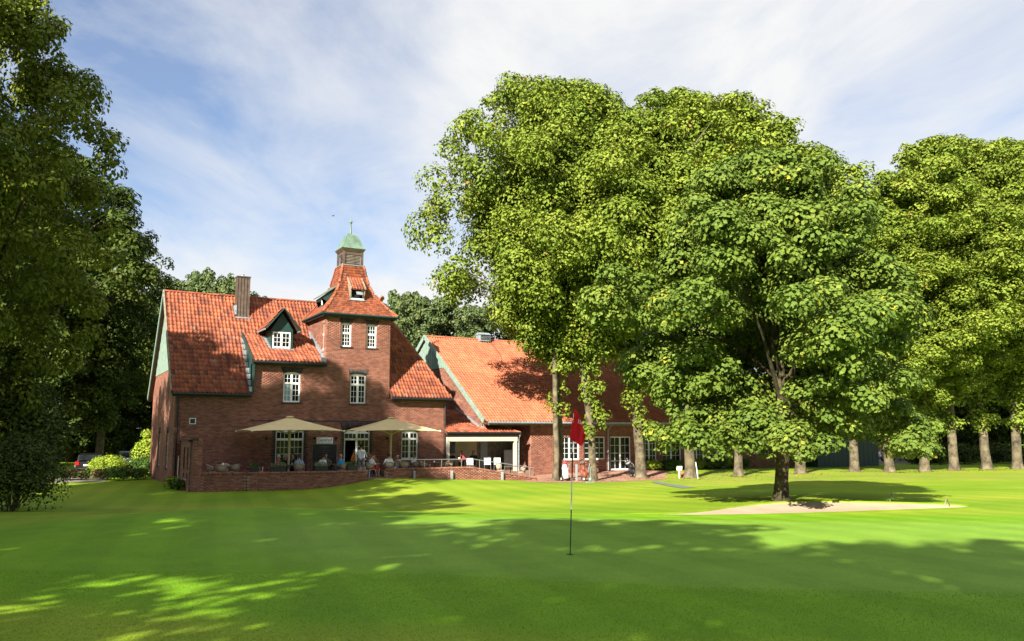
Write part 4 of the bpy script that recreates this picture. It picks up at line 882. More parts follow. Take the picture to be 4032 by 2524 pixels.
def copmesh():
    m = np_mesh('coping_brick', np.array([(a * .033, b * .17, c * .0575) for c in (-1, 1) for a, b in ((-1, -1), (1, -1), (1, 1), (-1, 1))]), np.array([(3, 2, 1, 0), (4, 5, 6, 7), (0, 1, 5, 4), (1, 2, 6, 5), (2, 3, 7, 6), (3, 0, 4, 7)]), M_brick, attr={'rnd': np.zeros(8)}); return m
COPM = copmesh()
BRM = np_mesh('brick', np.array([(a * .1195, b, c * .033) for c in (-1, 1) for a, b in ((-1, -.012), (1, -.012), (1, .04), (-1, .04))]), np.array([(3, 2, 1, 0), (4, 5, 6, 7), (0, 1, 5, 4), (1, 2, 6, 5), (3, 0, 4, 7)]), M_brick, attr={'rnd': np.zeros(8)})
def path_wall(name, pts, ztop, zbot, label, thick=.30, nobj=300, step=.15, dark=0):
    """a garden wall along pts (outer face), brick by brick, with a rowlock coping"""
    P = np.array(pts, float); seg = np.hypot(*(P[1:] - P[:-1]).T); sc = np.r_[0, np.cumsum(seg)]; Ln = sc[-1]
    at = lambda s: np.array([np.interp(s, sc, P[:, 0]), np.interp(s, sc, P[:, 1])])
    def tan(s): d = at(min(s + .15, Ln)) - at(max(s - .15, 0)); return d / np.linalg.norm(d)
    root = empty(name, (*at(Ln / 2), zbot(Ln / 2)), 0, label, 'wall')
    n = max(2, int(Ln / step)); V = []; F = []
    for i in range(n + 1):
        s = Ln * i / n; p = at(s); t = tan(s); nn = np.array([-t[1], t[0]])
        for q, z in ((p, zbot(s)), (p + nn * thick, zbot(s)), (p + nn * thick, ztop(s) - .115), (p, ztop(s) - .115)): V.append((*q, z))
    for i in range(n):
        for k in range(4): F.append((i * 4 + k, i * 4 + (k + 1) % 4, i * 4 + 4 + (k + 1) % 4, i * 4 + 4 + k))
    mb = MB(); mb.add(V, F + [(0, 1, 2, 3), (n * 4, n * 4 + 1, n * 4 + 2, n * 4 + 3)]); core = mb.build('core', M_mortar, root)
    lst = []
    zmin = min(zbot(Ln * i / 20) for i in range(21)); zmax = max(ztop(Ln * i / 20) for i in range(21))
    k = 0; z = zmax - .115 - .04
    while z > zmin:
        s = (k % 2) * .125 + .12
        while s < Ln:
            if zbot(s) - .05 < z < ztop(s) - .14: lst.append((s, z))
            s += .25
        z -= CH; k += 1
    random.shuffle(lst); lst.sort(key=lambda q: 0)
    rest = []
    for i, (s, z) in enumerate(lst):
        p = at(s); t = tan(s); nn = np.array([-t[1], t[0]]); j = random.uniform(-.003, .003)
        mm = Matrix(((t[0], nn[0], 0, p[0] + nn[0] * j), (t[1], nn[1], 0, p[1] + nn[1] * j), (0, 0, 1, z), (0, 0, 0, 1)))
        if i < nobj: o = bpy.data.objects.new('brick', BRM); COL.objects.link(o); o.matrix_basis = mm; setp(o, root)
        else: rest.append(mm)
    if rest:
        V = []; F = []; base = [v.co for v in BRM.vertices]; pf = [tuple(p.vertices) for p in BRM.polygons]; rn = []
        for mm in rest:
            b = len(V); V += [tuple(mm @ v) for v in base]; F += [tuple(i + b for i in f) for f in pf]; rn += [random.random()] * 8
        link('bricks', np_mesh('bricks', V, np.array(F), M_brick, attr={'rnd': rn}), root, 'stuff')
    m = int(Ln / .0765)
    for i in range(m):
        s = Ln * (i + .5) / m; p = at(s); t = tan(s); nn = np.array([-t[1], t[0]]); sl = (ztop(min(s + .1, Ln)) - ztop(max(s - .1, 0))) / .2
        O = p + nn * (thick / 2 - .01)
        mm = Matrix(((t[0], nn[0], 0, O[0]), (t[1], nn[1], 0, O[1]), (sl, 0, 1, ztop(s) - .0575 + random.uniform(-.003, .003)), (0, 0, 0, 1)))
        o = bpy.data.objects.new('coping_brick', COPM); COL.objects.link(o); o.matrix_basis = mm; setp(o, root)
    return root
path_wall('terrace_wall', curve, lambda s: .48, lambda s: -.75 if s < 4.2 else -.75 + (s - 4.2) * .2, 'curved dark brick terrace wall bowing out below the two parasols', nobj=300)
path_wall('terrace_wall', [(7.22, 45.33), (9.38, 44.86)], lambda s: .48, lambda s: -.75, 'short low brick wall between the tall pier and the curved terrace wall', nobj=120)
path_wall('terrace_wall', [(17.08, 44.9), (22.5, 44.9), (27.05, 44.9)], lambda s: .50 if s < 5.4 else .50 - (s - 5.4) * .164, lambda s: -.35 - s * .03, 'straight sunlit brick wall that ramps down towards the lindens', nobj=300)
# tall screen wall with pier at the left end of the terrace
scr = empty('screen_wall', (6.9, 47, -.6), 0, 'tall brick screen wall with corner pier at the left end of the terrace', 'wall')
pr = MB().box(6.78, 7.2, 45.2, 45.62, -.8, 2.16).build('pier', M_mortar, scr)
for B_, u0, u1 in ((Basis((6.78, 45.2, 0), (1, 0, 0), (0, -1, 0)), 0, .42), (Basis((6.78, 45.2, 0), (0, 1, 0), (-1, 0, 0)), 0, .42)): bricks(B_, lambda v: (u0, u1), -.7, 2.16, pr, seed=81)
SB = Basis((6.68, 45.62, 0), (0, 1, 0), (-1, 0, 0)); sh_ = [(.5, 1.0, .55, 1.75), (1.7, 2.2, .55, 1.75), (.5, 1.0, .15, .4), (1.7, 2.2, .15, .4)]
sw = backing(SB, 0, 3.45, -.8, 2.06, scr, sh_, t=.25); bricks(SB, lambda v: (0, 3.45), -.7, 2.06, sw, sh_, seed=82)
for h in sh_[:2]: MB().bbox(SB, h[0], h[0] + .06, h[2], h[3], -.2, -.05).bbox(SB, h[1] - .06, h[1], h[2], h[3], -.2, -.05).bbox(SB, h[0], h[1], h[3] - .06, h[3] + .001, -.2, -.05).build('frame', M_dgreen, scr)
for i in range(5): MB().bbox(SB, -.5 + i * .8, .28 + i * .8, 2.165 if i == 0 else 2.07, 2.225 if i == 0 else 2.13, -.32, .07).build('coping_slab', M_black, scr)
MB().tube([SB(3.3, 1.25, .12), SB(3.1, 1.1, .14), SB(3.1, .25, .14), SB(3.0, .12, .14), SB(.3, .12, .14)], .022, 8).build('handrail', M_steel, scr)
# steel handrail on the ramp
hr = empty('handrail', (24.4, 45.05, 0), 0, 'brushed steel handrail running down along the ramp wall', 'handrail')
hp = [(17.9, 45.05, .97), (21.8, 45.05, .95), (22.7, 45.05, .94), (26.95, 45.05, .33)]
MB().tube(hp, .024, 8).build('rail', M_steel, hr)
for x in (19.5, 20.6, 21.9, 22.45, 23.1, 24.6, 25.8, 26.6):
    zt = float(np.interp(x, [p[0] for p in hp], [p[2] for p in hp])); zb = .48 if x < 22.5 else .48 - (x - 22.5) * .164
    MB().tube([(x, 45.05, zb), (x, 45.05, zt)], .018, 8).build('rail_post', M_steel, hr)
for i, (x, z0, z1, w) in enumerate(((18.76, -.2, .28, 'leftmost'), (21.15, -.35, .22, 'middle'), (24.54, -.5, .08, 'rightmost'))):
    o = MB().box(x - .055, x + .055, 44.74, 44.86, z0, z1).prism([(x - .055, 44.74, z1), (x + .055, 44.74, z1), (x + .055, 44.86, z1), (x - .055, 44.86, z1)], (0, .03, .06)).build('wall_light_post', M_grey)
    tag(o, w + ' of three grey light posts fixed to the sunlit terrace wall', 'light post', 'light posts on the terrace wall')
# ================================================================== trees and shrubs
def leaf_mesh(name, clumps, n, size, m, seed, up=.35, flat=.7, shell=.68, wide=.62, crnd=None):
    g = np.random.default_rng(seed); C = np.asarray(clumps, float); wgt = C[:, 3] ** 2; wgt /= wgt.sum(); ci = g.choice(len(C), n, p=wgt)
    d = g.normal(size=(n, 3)); d[:, 2] += .55; d /= np.linalg.norm(d, axis=1)[:, None]
    rho = C[ci, 3] * (shell + (1 - shell) * np.sqrt(g.random(n))) * (1 + g.normal(0, .10, n))
    P = C[ci, :3] + d * rho[:, None] * np.array([1, 1, flat]); P[:, 2] -= (rho * .22) * (1 - np.abs(d[:, 2])) * g.random(n)
    nn = d * .85 + np.array([0, 0, up]) + g.normal(0, .24, (n, 3)); nn /= np.linalg.norm(nn, axis=1)[:, None]
    t = np.cross(nn, g.normal(size=(n, 3))); t /= np.linalg.norm(t, axis=1)[:, None]; b = np.cross(nn, t)
    s = size * g.uniform(.6, 1.35, n)[:, None]; f = nn * s * g.uniform(-.05, .22, n)[:, None]
    V = np.stack([P - t * s * .5, P + b * s * wide * .5 + f, P + t * s * .5, P - b * s * wide * .5 + f], 1).reshape(-1, 3)
    k = np.arange(n)[:, None] * 4; F = np.concatenate([k + np.array([0, 1, 2]), k + np.array([0, 2, 3])])
    cr = g.random(len(C)) if crnd is None else crnd
    rn = np.clip(.45 * cr[ci] + .55 * g.random(n) + g.normal(0, .05, n), 0, .965); sp = g.random(n) < .006; rn[sp] = 1.0
    return np_mesh(name, V, F, m, attr={'rnd': np.repeat(rn, 4)})
def crown_clumps(H_, zb, R, n, seed, peak=.42, rc=(1.1, 1.9), lean=(0, 0), pw=.62, nb=None, lump=.30):
    """boughs spread over an uneven envelope, each bough a handful of leaf clumps, with gaps between boughs"""
    g = np.random.default_rng(seed); out = []; ga = 2.39996; nb = nb or max(14, n // 8); per = max(4, n // nb); ph = g.random(6) * 6.28
    for i in range(nb):
        s = ((i + .5) / nb) ** .9; a = i * ga + g.normal(0, .3)
        x = s / peak * .5 if s < peak else .5 + (s - peak) / (1 - peak) * .5
        prof = math.sin(math.pi * min(max(x, .03), .97)) ** pw
        lum = 1 + .13 * math.sin(2 * a + ph[0] + 3 * s) + .10 * math.sin(3 * a + ph[1] - 5 * s) + g.normal(0, .06)
        rb = R * g.uniform(lump * .75, lump * 1.25) * (.6 + .45 * prof)
        q = max(0, R * prof * lum - rb * .85) * (1 if g.random() > .15 else .6); z = min(zb + (H_ - zb) * s, H_ - rb * .95 + g.normal(0, .3))
        bx, by = q * math.cos(a) + lean[0] * s, q * math.sin(a) + lean[1] * s
        for j in range(per):
            d = g.normal(size=3); d += np.array([math.cos(a) * .7, math.sin(a) * .7, .45]); d /= np.linalg.norm(d)
            c = rb * g.uniform(.34, .55); k = rb * g.uniform(.45, .85)
            out.append((bx + d[0] * k, by + d[1] * k, max(zb * .8, z + d[2] * k * .7 - .12 * k), c))
    return np.array(out)
def trunk_mesh(name, H_, r, clumps, m, seed, nl=12, top=.72, double=False, first=.25, bend=.02):
    g = np.random.default_rng(seed); mb = MB(); stems = [(0, 0)] if not double else [(-.33, 0), (.33, .1)]
    for sx_, sy_ in stems:
        zz_ = [-.25, 0, .25, .7, 1.6, 3.2, H_ * .25, H_ * .4, H_ * .55, H_ * top]; fl = [1.75, 1.5, 1.2, 1.05, .98, .93, .84, .66, .45, .16]
        wx = np.cumsum(g.normal(0, bend, 10)) * np.array(zz_); wy = np.cumsum(g.normal(0, bend, 10)) * np.array(zz_)
        pts = [(sx_ + wx[i], sy_ + wy[i], zz_[i]) for i in range(10)]; rs = [r * fl[i] * (.72 if double else 1) for i in range(10)]
        mb.tube(pts, rs, 14, cap=False)
        for k in range(len(mb.v) - 140, len(mb.v)):
            x, y, z = mb.v[k]; j = 1 + .07 * math.sin(7 * math.atan2(y - sy_, x - sx_) + z) * (1.6 if z < .4 else .6)
            i = (k - (len(mb.v) - 140)) // 14; cx_, cy_ = pts[i][0], pts[i][1]; mb.v[k] = (cx_ + (x - cx_) * j, cy_ + (y - cy_) * j, z)
    sel = g.permutation(len(clumps))[:nl]
    for c in clumps[sel]:
        z0 = max(H_ * first, min(c[2] - 2.2 - g.random() * 2, H_ * .62)); x0 = float(np.interp(z0, zz_, [p[0] for p in pts])); y0 = float(np.interp(z0, zz_, [p[1] for p in pts]))
        e = np.array(c[:3]); a = np.array((x0, y0, z0)); L1 = a + (e - a) * .35 + np.array((0, 0, .1 * np.linalg.norm(e - a))); L2 = a + (e - a) * .72 + np.array((0, 0, .06 * np.linalg.norm(e - a)))
        r0 = r * .38; mb.tube([a, L1, L2, e], [r0, r0 * .7, r0 * .42, r0 * .12], 6, cap=False)
    return mb.mesh(name, m, smooth=True)
def place_tree(name, label, xy, crown, trunk, rz=0., sc=(1, 1, 1), group=None, cat='tree', dz=-.05):
    root = empty(name, (xy[0], xy[1], h1(*xy) + dz), rz, label, cat, group); root.scale = sc; root.rotation_euler = (.022 * math.sin(xy[0] * 3.1), .022 * math.sin(xy[1] * 5.3 + 1), rz)
    for nm, me in (('trunk', trunk), ('crown', crown)):
        if me is None: continue
        o = bpy.data.objects.new(nm, me); COL.objects.link(o); o.parent = root
    return root
def make_tree(seed, H_, zb, R, nc, nl, size, lm, bm_, r, **kw):
    ck = {k: kw[k] for k in ('peak', 'rc', 'lean', 'pw', 'nb', 'lump') if k in kw}; tk = {k: kw[k] for k in ('top', 'double', 'first', 'bend') if k in kw}
    c = crown_clumps(H_, zb, R, nc, seed, **ck)
    shoots = kw.get('shoots')
    cc = c
    if shoots:
        g = np.random.default_rng(seed + 9); n_, z0, z1 = shoots
        a = g.random(n_) * 6.28; rr_ = g.uniform(.25, .8, n_); cc = np.r_[c, np.c_[rr_ * np.cos(a), rr_ * np.sin(a), g.uniform(z0, z1, n_), g.uniform(.35, .8, n_)]]
    inner = np.c_[c[:, 0] * .55, c[:, 1] * .55, c[:, 2] * .97, c[:, 3] * 1.25][::3]
    cc = np.r_[cc, inner]
    return leaf_mesh('crown', cc, nl, size, lm, seed + 1, flat=kw.get('flat', .68)), trunk_mesh('trunk', H_, r, c, bm_, seed + 2, **tk)
LA = make_tree(101, 26, 7.6, 8.8, 620, 165000, .235, M_linden, M_bark, .28, peak=.40, shoots=(20, 3.6, 8.5), double=True, nb=78, lump=.27)
LB = make_tree(102, 26, 8.4, 7.8, 560, 136000, .235, M_linden, M_bark, .26, peak=.42, shoots=(22, 2.8, 8.5), nb=74, lump=.27)
LC = make_tree(103, 26, 7.5, 7.2, 540, 118000, .235, M_linden, M_bark, .32, peak=.46, shoots=(14, 3.5, 8), nb=72, lump=.27)
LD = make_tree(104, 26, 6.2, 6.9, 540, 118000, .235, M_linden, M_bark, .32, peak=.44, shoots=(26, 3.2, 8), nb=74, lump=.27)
GL = 'old lindens standing in a row in front of the long building'
lind = [('double-trunked linden just right of the ramp wall', LA, (28.1, 44.0), .3, (.94, .94, 1.02)),
 ('pale-trunked linden between the brown and the black golf bag', LB, (29.6, 42.4), 1.4, (.9, .9, .97)),
 ('linden with short pale bare trunk right of the black golf bag', LC, (33.2, 42.3), 2.2, (1, 1, .92)),
 ('dark-trunked linden beside the leaning white stake', LC, (35.5, 40.3), 4.0, (1.0, 1.0, .98)),
 ('dark linden left of the maple trunk, in front of the garden windows', LB, (39.0, 39.7), 3.1, (1.0, 1.0, .98)),
 ('linden hidden behind the maple crown', LC, (44.5, 39.6), 5.1, (1.0, 1.0, .86)),
 ('linden with slim sunlit trunk before the dark green annex', LC, (50.0, 39.6), 1.0, (.95, .95, .73)),
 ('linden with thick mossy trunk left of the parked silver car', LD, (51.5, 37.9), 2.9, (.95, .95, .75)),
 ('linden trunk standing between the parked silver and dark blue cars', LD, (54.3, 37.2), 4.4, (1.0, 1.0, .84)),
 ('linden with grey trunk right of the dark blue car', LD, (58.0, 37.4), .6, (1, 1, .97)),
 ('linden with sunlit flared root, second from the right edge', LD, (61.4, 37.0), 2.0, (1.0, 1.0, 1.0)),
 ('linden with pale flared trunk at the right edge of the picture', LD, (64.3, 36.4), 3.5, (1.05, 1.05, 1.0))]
for lb, t, xy, rz, sc in lind: place_tree('linden_tree', lb, xy, t[0], t[1], rz, sc, GL)
MPc = crown_clumps(11.9, 1.35, 5.3, 520, 201, peak=.40, pw=.62, nb=74, lump=.26)
_g = np.random.default_rng(77)
_low = []
for i in range(17):
    a = i * 2.39996 + .4; q = _g.uniform(2.6, 4.3); z = _g.uniform(2.0, 3.0)
    for j in range(7): d = _g.normal(size=3); d /= np.linalg.norm(d); _low.append((q * math.cos(a) + d[0] * .75, q * math.sin(a) + d[1] * .75, z + d[2] * .4, _g.uniform(.35, .6)))
MPc = np.r_[MPc, np.array(_low)]
MPin = np.c_[MPc[:, 0] * .6, MPc[:, 1] * .6, MPc[:, 2] * .98, MPc[:, 3] * 1.3][::3]
MPc2 = MPc[~((MPc[:, 2] < 3.0) & (np.hypot(MPc[:, 0], MPc[:, 1]) < 1.3))]
MP = (leaf_mesh('crown', np.r_[MPc2, MPin[MPin[:, 2] > 3.2]], 185000, .14, M_maple, 202, flat=.55, wide=.85), trunk_mesh('trunk', 11.5, .21, MPc[MPc[:, 2] > 3], M_dbark, 203, nl=22, top=.8, first=.22))
place_tree('maple_tree', 'broad dark green maple standing at the back edge of the sand bunker', (21.4, 19.9), MP[0], MP[1], .4)
# the wood on the left
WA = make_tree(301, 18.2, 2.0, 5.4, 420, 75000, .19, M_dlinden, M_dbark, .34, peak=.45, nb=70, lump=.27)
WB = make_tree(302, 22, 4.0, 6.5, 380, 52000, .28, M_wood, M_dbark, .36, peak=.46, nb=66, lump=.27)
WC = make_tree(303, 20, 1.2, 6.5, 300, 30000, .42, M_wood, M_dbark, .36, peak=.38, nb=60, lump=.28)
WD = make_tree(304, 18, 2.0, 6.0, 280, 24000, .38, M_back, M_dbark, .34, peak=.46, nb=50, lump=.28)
GW = 'trees of the dark wood left of the house'
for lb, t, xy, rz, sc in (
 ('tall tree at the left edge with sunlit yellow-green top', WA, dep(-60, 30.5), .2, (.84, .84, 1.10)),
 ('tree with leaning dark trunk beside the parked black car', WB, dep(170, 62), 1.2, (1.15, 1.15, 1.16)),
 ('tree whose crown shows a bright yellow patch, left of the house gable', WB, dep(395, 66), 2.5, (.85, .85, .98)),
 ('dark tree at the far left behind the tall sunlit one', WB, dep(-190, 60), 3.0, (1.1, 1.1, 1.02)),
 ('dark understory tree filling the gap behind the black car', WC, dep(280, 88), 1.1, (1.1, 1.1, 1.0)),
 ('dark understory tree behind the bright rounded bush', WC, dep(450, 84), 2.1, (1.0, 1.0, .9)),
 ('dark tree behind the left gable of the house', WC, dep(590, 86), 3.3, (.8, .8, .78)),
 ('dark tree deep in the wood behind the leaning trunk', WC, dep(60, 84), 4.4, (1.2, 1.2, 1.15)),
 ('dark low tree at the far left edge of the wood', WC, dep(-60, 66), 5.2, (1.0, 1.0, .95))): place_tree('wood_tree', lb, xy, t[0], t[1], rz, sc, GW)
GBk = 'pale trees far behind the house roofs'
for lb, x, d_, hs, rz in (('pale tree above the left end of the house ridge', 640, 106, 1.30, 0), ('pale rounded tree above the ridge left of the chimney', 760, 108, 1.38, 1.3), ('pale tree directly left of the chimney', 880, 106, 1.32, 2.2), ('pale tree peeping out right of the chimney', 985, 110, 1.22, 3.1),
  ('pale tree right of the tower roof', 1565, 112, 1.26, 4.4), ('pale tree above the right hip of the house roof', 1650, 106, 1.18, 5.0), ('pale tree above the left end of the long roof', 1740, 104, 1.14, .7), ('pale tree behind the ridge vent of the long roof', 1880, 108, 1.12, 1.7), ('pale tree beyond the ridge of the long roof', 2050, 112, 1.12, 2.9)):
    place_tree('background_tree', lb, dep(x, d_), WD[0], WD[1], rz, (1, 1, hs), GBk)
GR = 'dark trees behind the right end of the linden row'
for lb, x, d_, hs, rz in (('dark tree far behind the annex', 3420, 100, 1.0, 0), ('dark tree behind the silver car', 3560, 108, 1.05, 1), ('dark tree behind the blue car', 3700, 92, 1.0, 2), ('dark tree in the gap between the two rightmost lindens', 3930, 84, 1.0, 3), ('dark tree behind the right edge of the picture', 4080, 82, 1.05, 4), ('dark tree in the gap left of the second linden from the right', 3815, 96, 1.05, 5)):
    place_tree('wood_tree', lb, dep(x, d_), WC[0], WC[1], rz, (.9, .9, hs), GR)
# trees beside and behind the photographer, out of frame: they shade the green and the front of the house
LS = make_tree(401, 16, 3.0, 5.8, 300, 21000, .36, M_linden, M_bark, .30, peak=.42, nb=44, lump=.29)
GS = 'trees beside the green, left of and behind the viewpoint'
SDX, SDY = math.cos(rad(SUN_AZ)), math.sin(rad(SUN_AZ))
def sq(s_, q_): return (SDX * s_ - SDY * q_, SDY * s_ + SDX * q_)
for i, (s_, q_, hs, rs) in enumerate(((-9.5, -6.5, .98, .95), (-10.5, -1.0, 1.0, .9), (-9.6, 5.2, 1.0, .90), (-10.5, 11.8, 1.02, .90), (-9.0, 18.0, 1.0, .95), (-7.5, 23.5, 1.05, 1.0))):
    x, y = sq(s_, q_); place_tree('linden_tree', ['first', 'second', 'third', 'fourth', 'fifth', 'sixth'][i] + ' tall linden beside the green, out of frame behind the viewer', (x, y), LS[0], LS[1], q_, (rs, rs, hs), GS)
for i, (s_, q_, hs, rs) in enumerate(((12.5, 37.8, 1.40, .95), (10.5, 42.6, 1.36, .85), (9.0, 34.0, 1.45, .98), (9.5, 28.2, 1.5, .95), (2, 25.5, 1.12, .9), (3.0, 20.5, 1.12, .95))):
    x, y = sq(s_, q_); place_tree('linden_tree', ['first', 'second', 'third', 'fourth', 'fifth', 'sixth'][i] + ' tall linden out of frame to the left, shading the house front', (x, y), LS[0], LS[1], q_, (rs, rs, hs), 'lindens left of the frame by the house')
# shrubs
ORD = ['first', 'second', 'third', 'fourth', 'fifth', 'sixth', 'seventh', 'eighth', 'ninth', 'tenth']
def shrub(name, label, xy, w, h, n, size, m, seed, group=None, cat='shrub', stems=True, base=0.15, nc=14):
    g = np.random.default_rng(seed); cl_ = []
    for i in range(nc):
        a = g.random() * 6.28; q = math.sqrt(g.random()) * w * .36; r_ = g.uniform(.22, .36) * min(w, h * 1.2); z = base + r_ * .5 + g.random() * max(.05, (h - r_ * 1.4 - base)) * (1 - .4 * q / (w * .36)); cl_.append((q * math.cos(a), q * math.sin(a), z, r_))
    me = leaf_mesh('foliage', cl_, n, size, m, seed, flat=.85, shell=.4)
    root = empty(name, (xy[0], xy[1], h1(*xy) - .02), 0, label, cat, group)
    o = bpy.data.objects.new('foliage', me); COL.objects.link(o); o.parent = root
    if stems:
        mb = MB()
        for c in cl_[:7]: mb.tube([(c[0] * .2, c[1] * .2, -.1), (c[0] * .6, c[1] * .6, c[2] * .5), c[:3]], [.03, .02, .008], 5)
        s_ = mb.mesh('stem', M_dbark); o = bpy.data.objects.new('stem', s_); COL.objects.link(o); o.parent = root
    return root
shrub('shrub', 'large dark shrub at the foot of the tall tree on the left', dep(40, 26.5), 3.2, 2.9, 15000, .10, M_wood, 501, nc=40)
shrub('shrub', 'tall dark leafy sapling growing in the left wood', dep(70, 31), 3.4, 6.0, 15000, .14, M_wood, 502, nc=30)
shrub('shrub', 'bright yellow-green rounded bush in front of the black car', dep(430, 56), 2.9, 1.75, 7000, .13, M_lime, 503, nc=20)
shrub('shrub', 'tall light green shrub beside the left gable wall', dep(580, 60.5), 1.7, 3.7, 5000, .15, M_lime, 504, nc=22)
shrub('shrub', 'dark shrub below the tall light green one by the gable', dep(565, 57.5), 1.8, 1.5, 2500, .13, M_shrub, 505)
shrub('plant', 'broad-leaved plant at the corner of the house by the downpipe', (6.2, 47.9), .8, .75, 500, .16, M_lime, 506, cat='plant')
shrub('plant', 'low green plant at the foot of the screen wall', (6.3, 46.9), .7, .6, 400, .14, M_shrub, 507, cat='plant')
rng = random.Random(5)
for i, x in enumerate((250, 285, 320, 356, 395, 430, 465, 500, 535, 565)):
    shrub('border_plant', ORD[i] + ' clump from the left in the dry border at the lawn edge beside the house', dep(x, 52.5 + rng.uniform(-.8, .8)), 1.3, .85 if i != 6 else 1.1, 900, .13, M_dry if i % 3 else M_shrub, 520 + i, 'border plants along the edge of the lawn', 'plant', stems=False)
for i, x in enumerate((2575, 2615, 2655, 2745, 2790, 2830, 2880, 2925)):
    shrub('shrub', ORD[i] + ' low shrub from the left under the glazed doors of the long building', (onY(x, 1860, 47.9)[0], 47.9), 1.5, .95, 1300, .13, M_shrub if i % 3 else M_lime, 540 + i, 'low shrubs under the long building')
for i, x in enumerate((3640, 3690, 3765, 3815, 3900, 3960, 4010)):
    shrub('shrub', ORD[i] + ' dark shrub from the left behind the lindens on the right', dep(x, 74 + (i % 3) * 3), 3.2, 2.2, 1800, .25, M_wood, 560 + i, 'undergrowth shrubs behind the lindens')

# fallen leaves and daisies on the turf
def litter(name, label, n, xr, yr, size, m, seed, cat):
    g = np.random.default_rng(seed); x = g.uniform(*xr, n); y = g.uniform(*yr, n); z = H(x, y, False) + .022; a = g.random(n) * 6.28; s_ = size * g.uniform(.5, 1.2, n)
    t = np.c_[np.cos(a), np.sin(a), g.normal(0, .2, n)] * s_[:, None]; b_ = np.c_[-np.sin(a), np.cos(a), g.normal(0, .2, n)] * s_[:, None] * .6; P = np.c_[x, y, z]
    V = np.stack([P - t, P + b_, P + t, P - b_], 1).reshape(-1, 3); F = np.arange(4 * n).reshape(-1, 4)
    return tag(link(name, np_mesh(name, V, F, m, attr={'rnd': np.repeat(g.random(n), 4)})), label, cat, kind='stuff')
M_litter = leafmat('fallen_leaves', [(0, (.18, .09, .03)), (.5, (.30, .2, .06)), (1, (.38, .32, .1))], .1)
litter('fallen_leaves', 'dry fallen leaves scattered under the lindens', 1800, (25.5, 60), (34.5, 47), .05, M_litter, 8, 'leaves')

for i, (x, d_, w_, h_) in enumerate(((-10, 74, 6, 5), (70, 78, 6, 5), (150, 90, 7, 5), (230, 96, 7, 4.5), (300, 98, 7, 5), (365, 95, 7, 4.5), (430, 98, 7, 5), (500, 94, 6, 5), (560, 92, 6, 4.5), (610, 96, 6, 4.5))):
    shrub('undergrowth_shrub', ORD[i] + ' dark undergrowth shrub from the left deep in the left wood', dep(x, d_), w_, h_, 3800, .34, M_wood, 580 + i, 'undergrowth shrubs in the left wood')

_lx = np.array([t_[2] for t_ in lind]); _g = np.random.default_rng(12)
_k = np.repeat(np.arange(len(_lx)), 150); _rr = np.abs(_g.normal(0, .75, len(_k))) + .25; _aa = _g.random(len(_k)) * 6.28
_px = _lx[_k, 0] + _rr * np.cos(_aa); _py = _lx[_k, 1] + _rr * np.sin(_aa); _pz = H(_px, _py, False) + .02; _s = .07 * _g.uniform(.5, 1.3, len(_k)); _b = _g.random(len(_k)) * 6.28
_P = np.c_[_px, _py, _pz]; _t = np.c_[np.cos(_b), np.sin(_b), _g.normal(0, .2, len(_k))] * _s[:, None]; _q = np.c_[-np.sin(_b), np.cos(_b), _g.normal(0, .2, len(_k))] * _s[:, None] * .7
tag(link('bark_litter', np_mesh('bark_litter', np.stack([_P - _t, _P + _q, _P + _t, _P - _q], 1).reshape(-1, 3), np.arange(4 * len(_k)).reshape(-1, 4), M_litter, attr={'rnd': np.repeat(_g.random(len(_k)) * .5, 4)})), 'brown leaf and bark litter round the feet of the lindens', 'litter', kind='stuff')
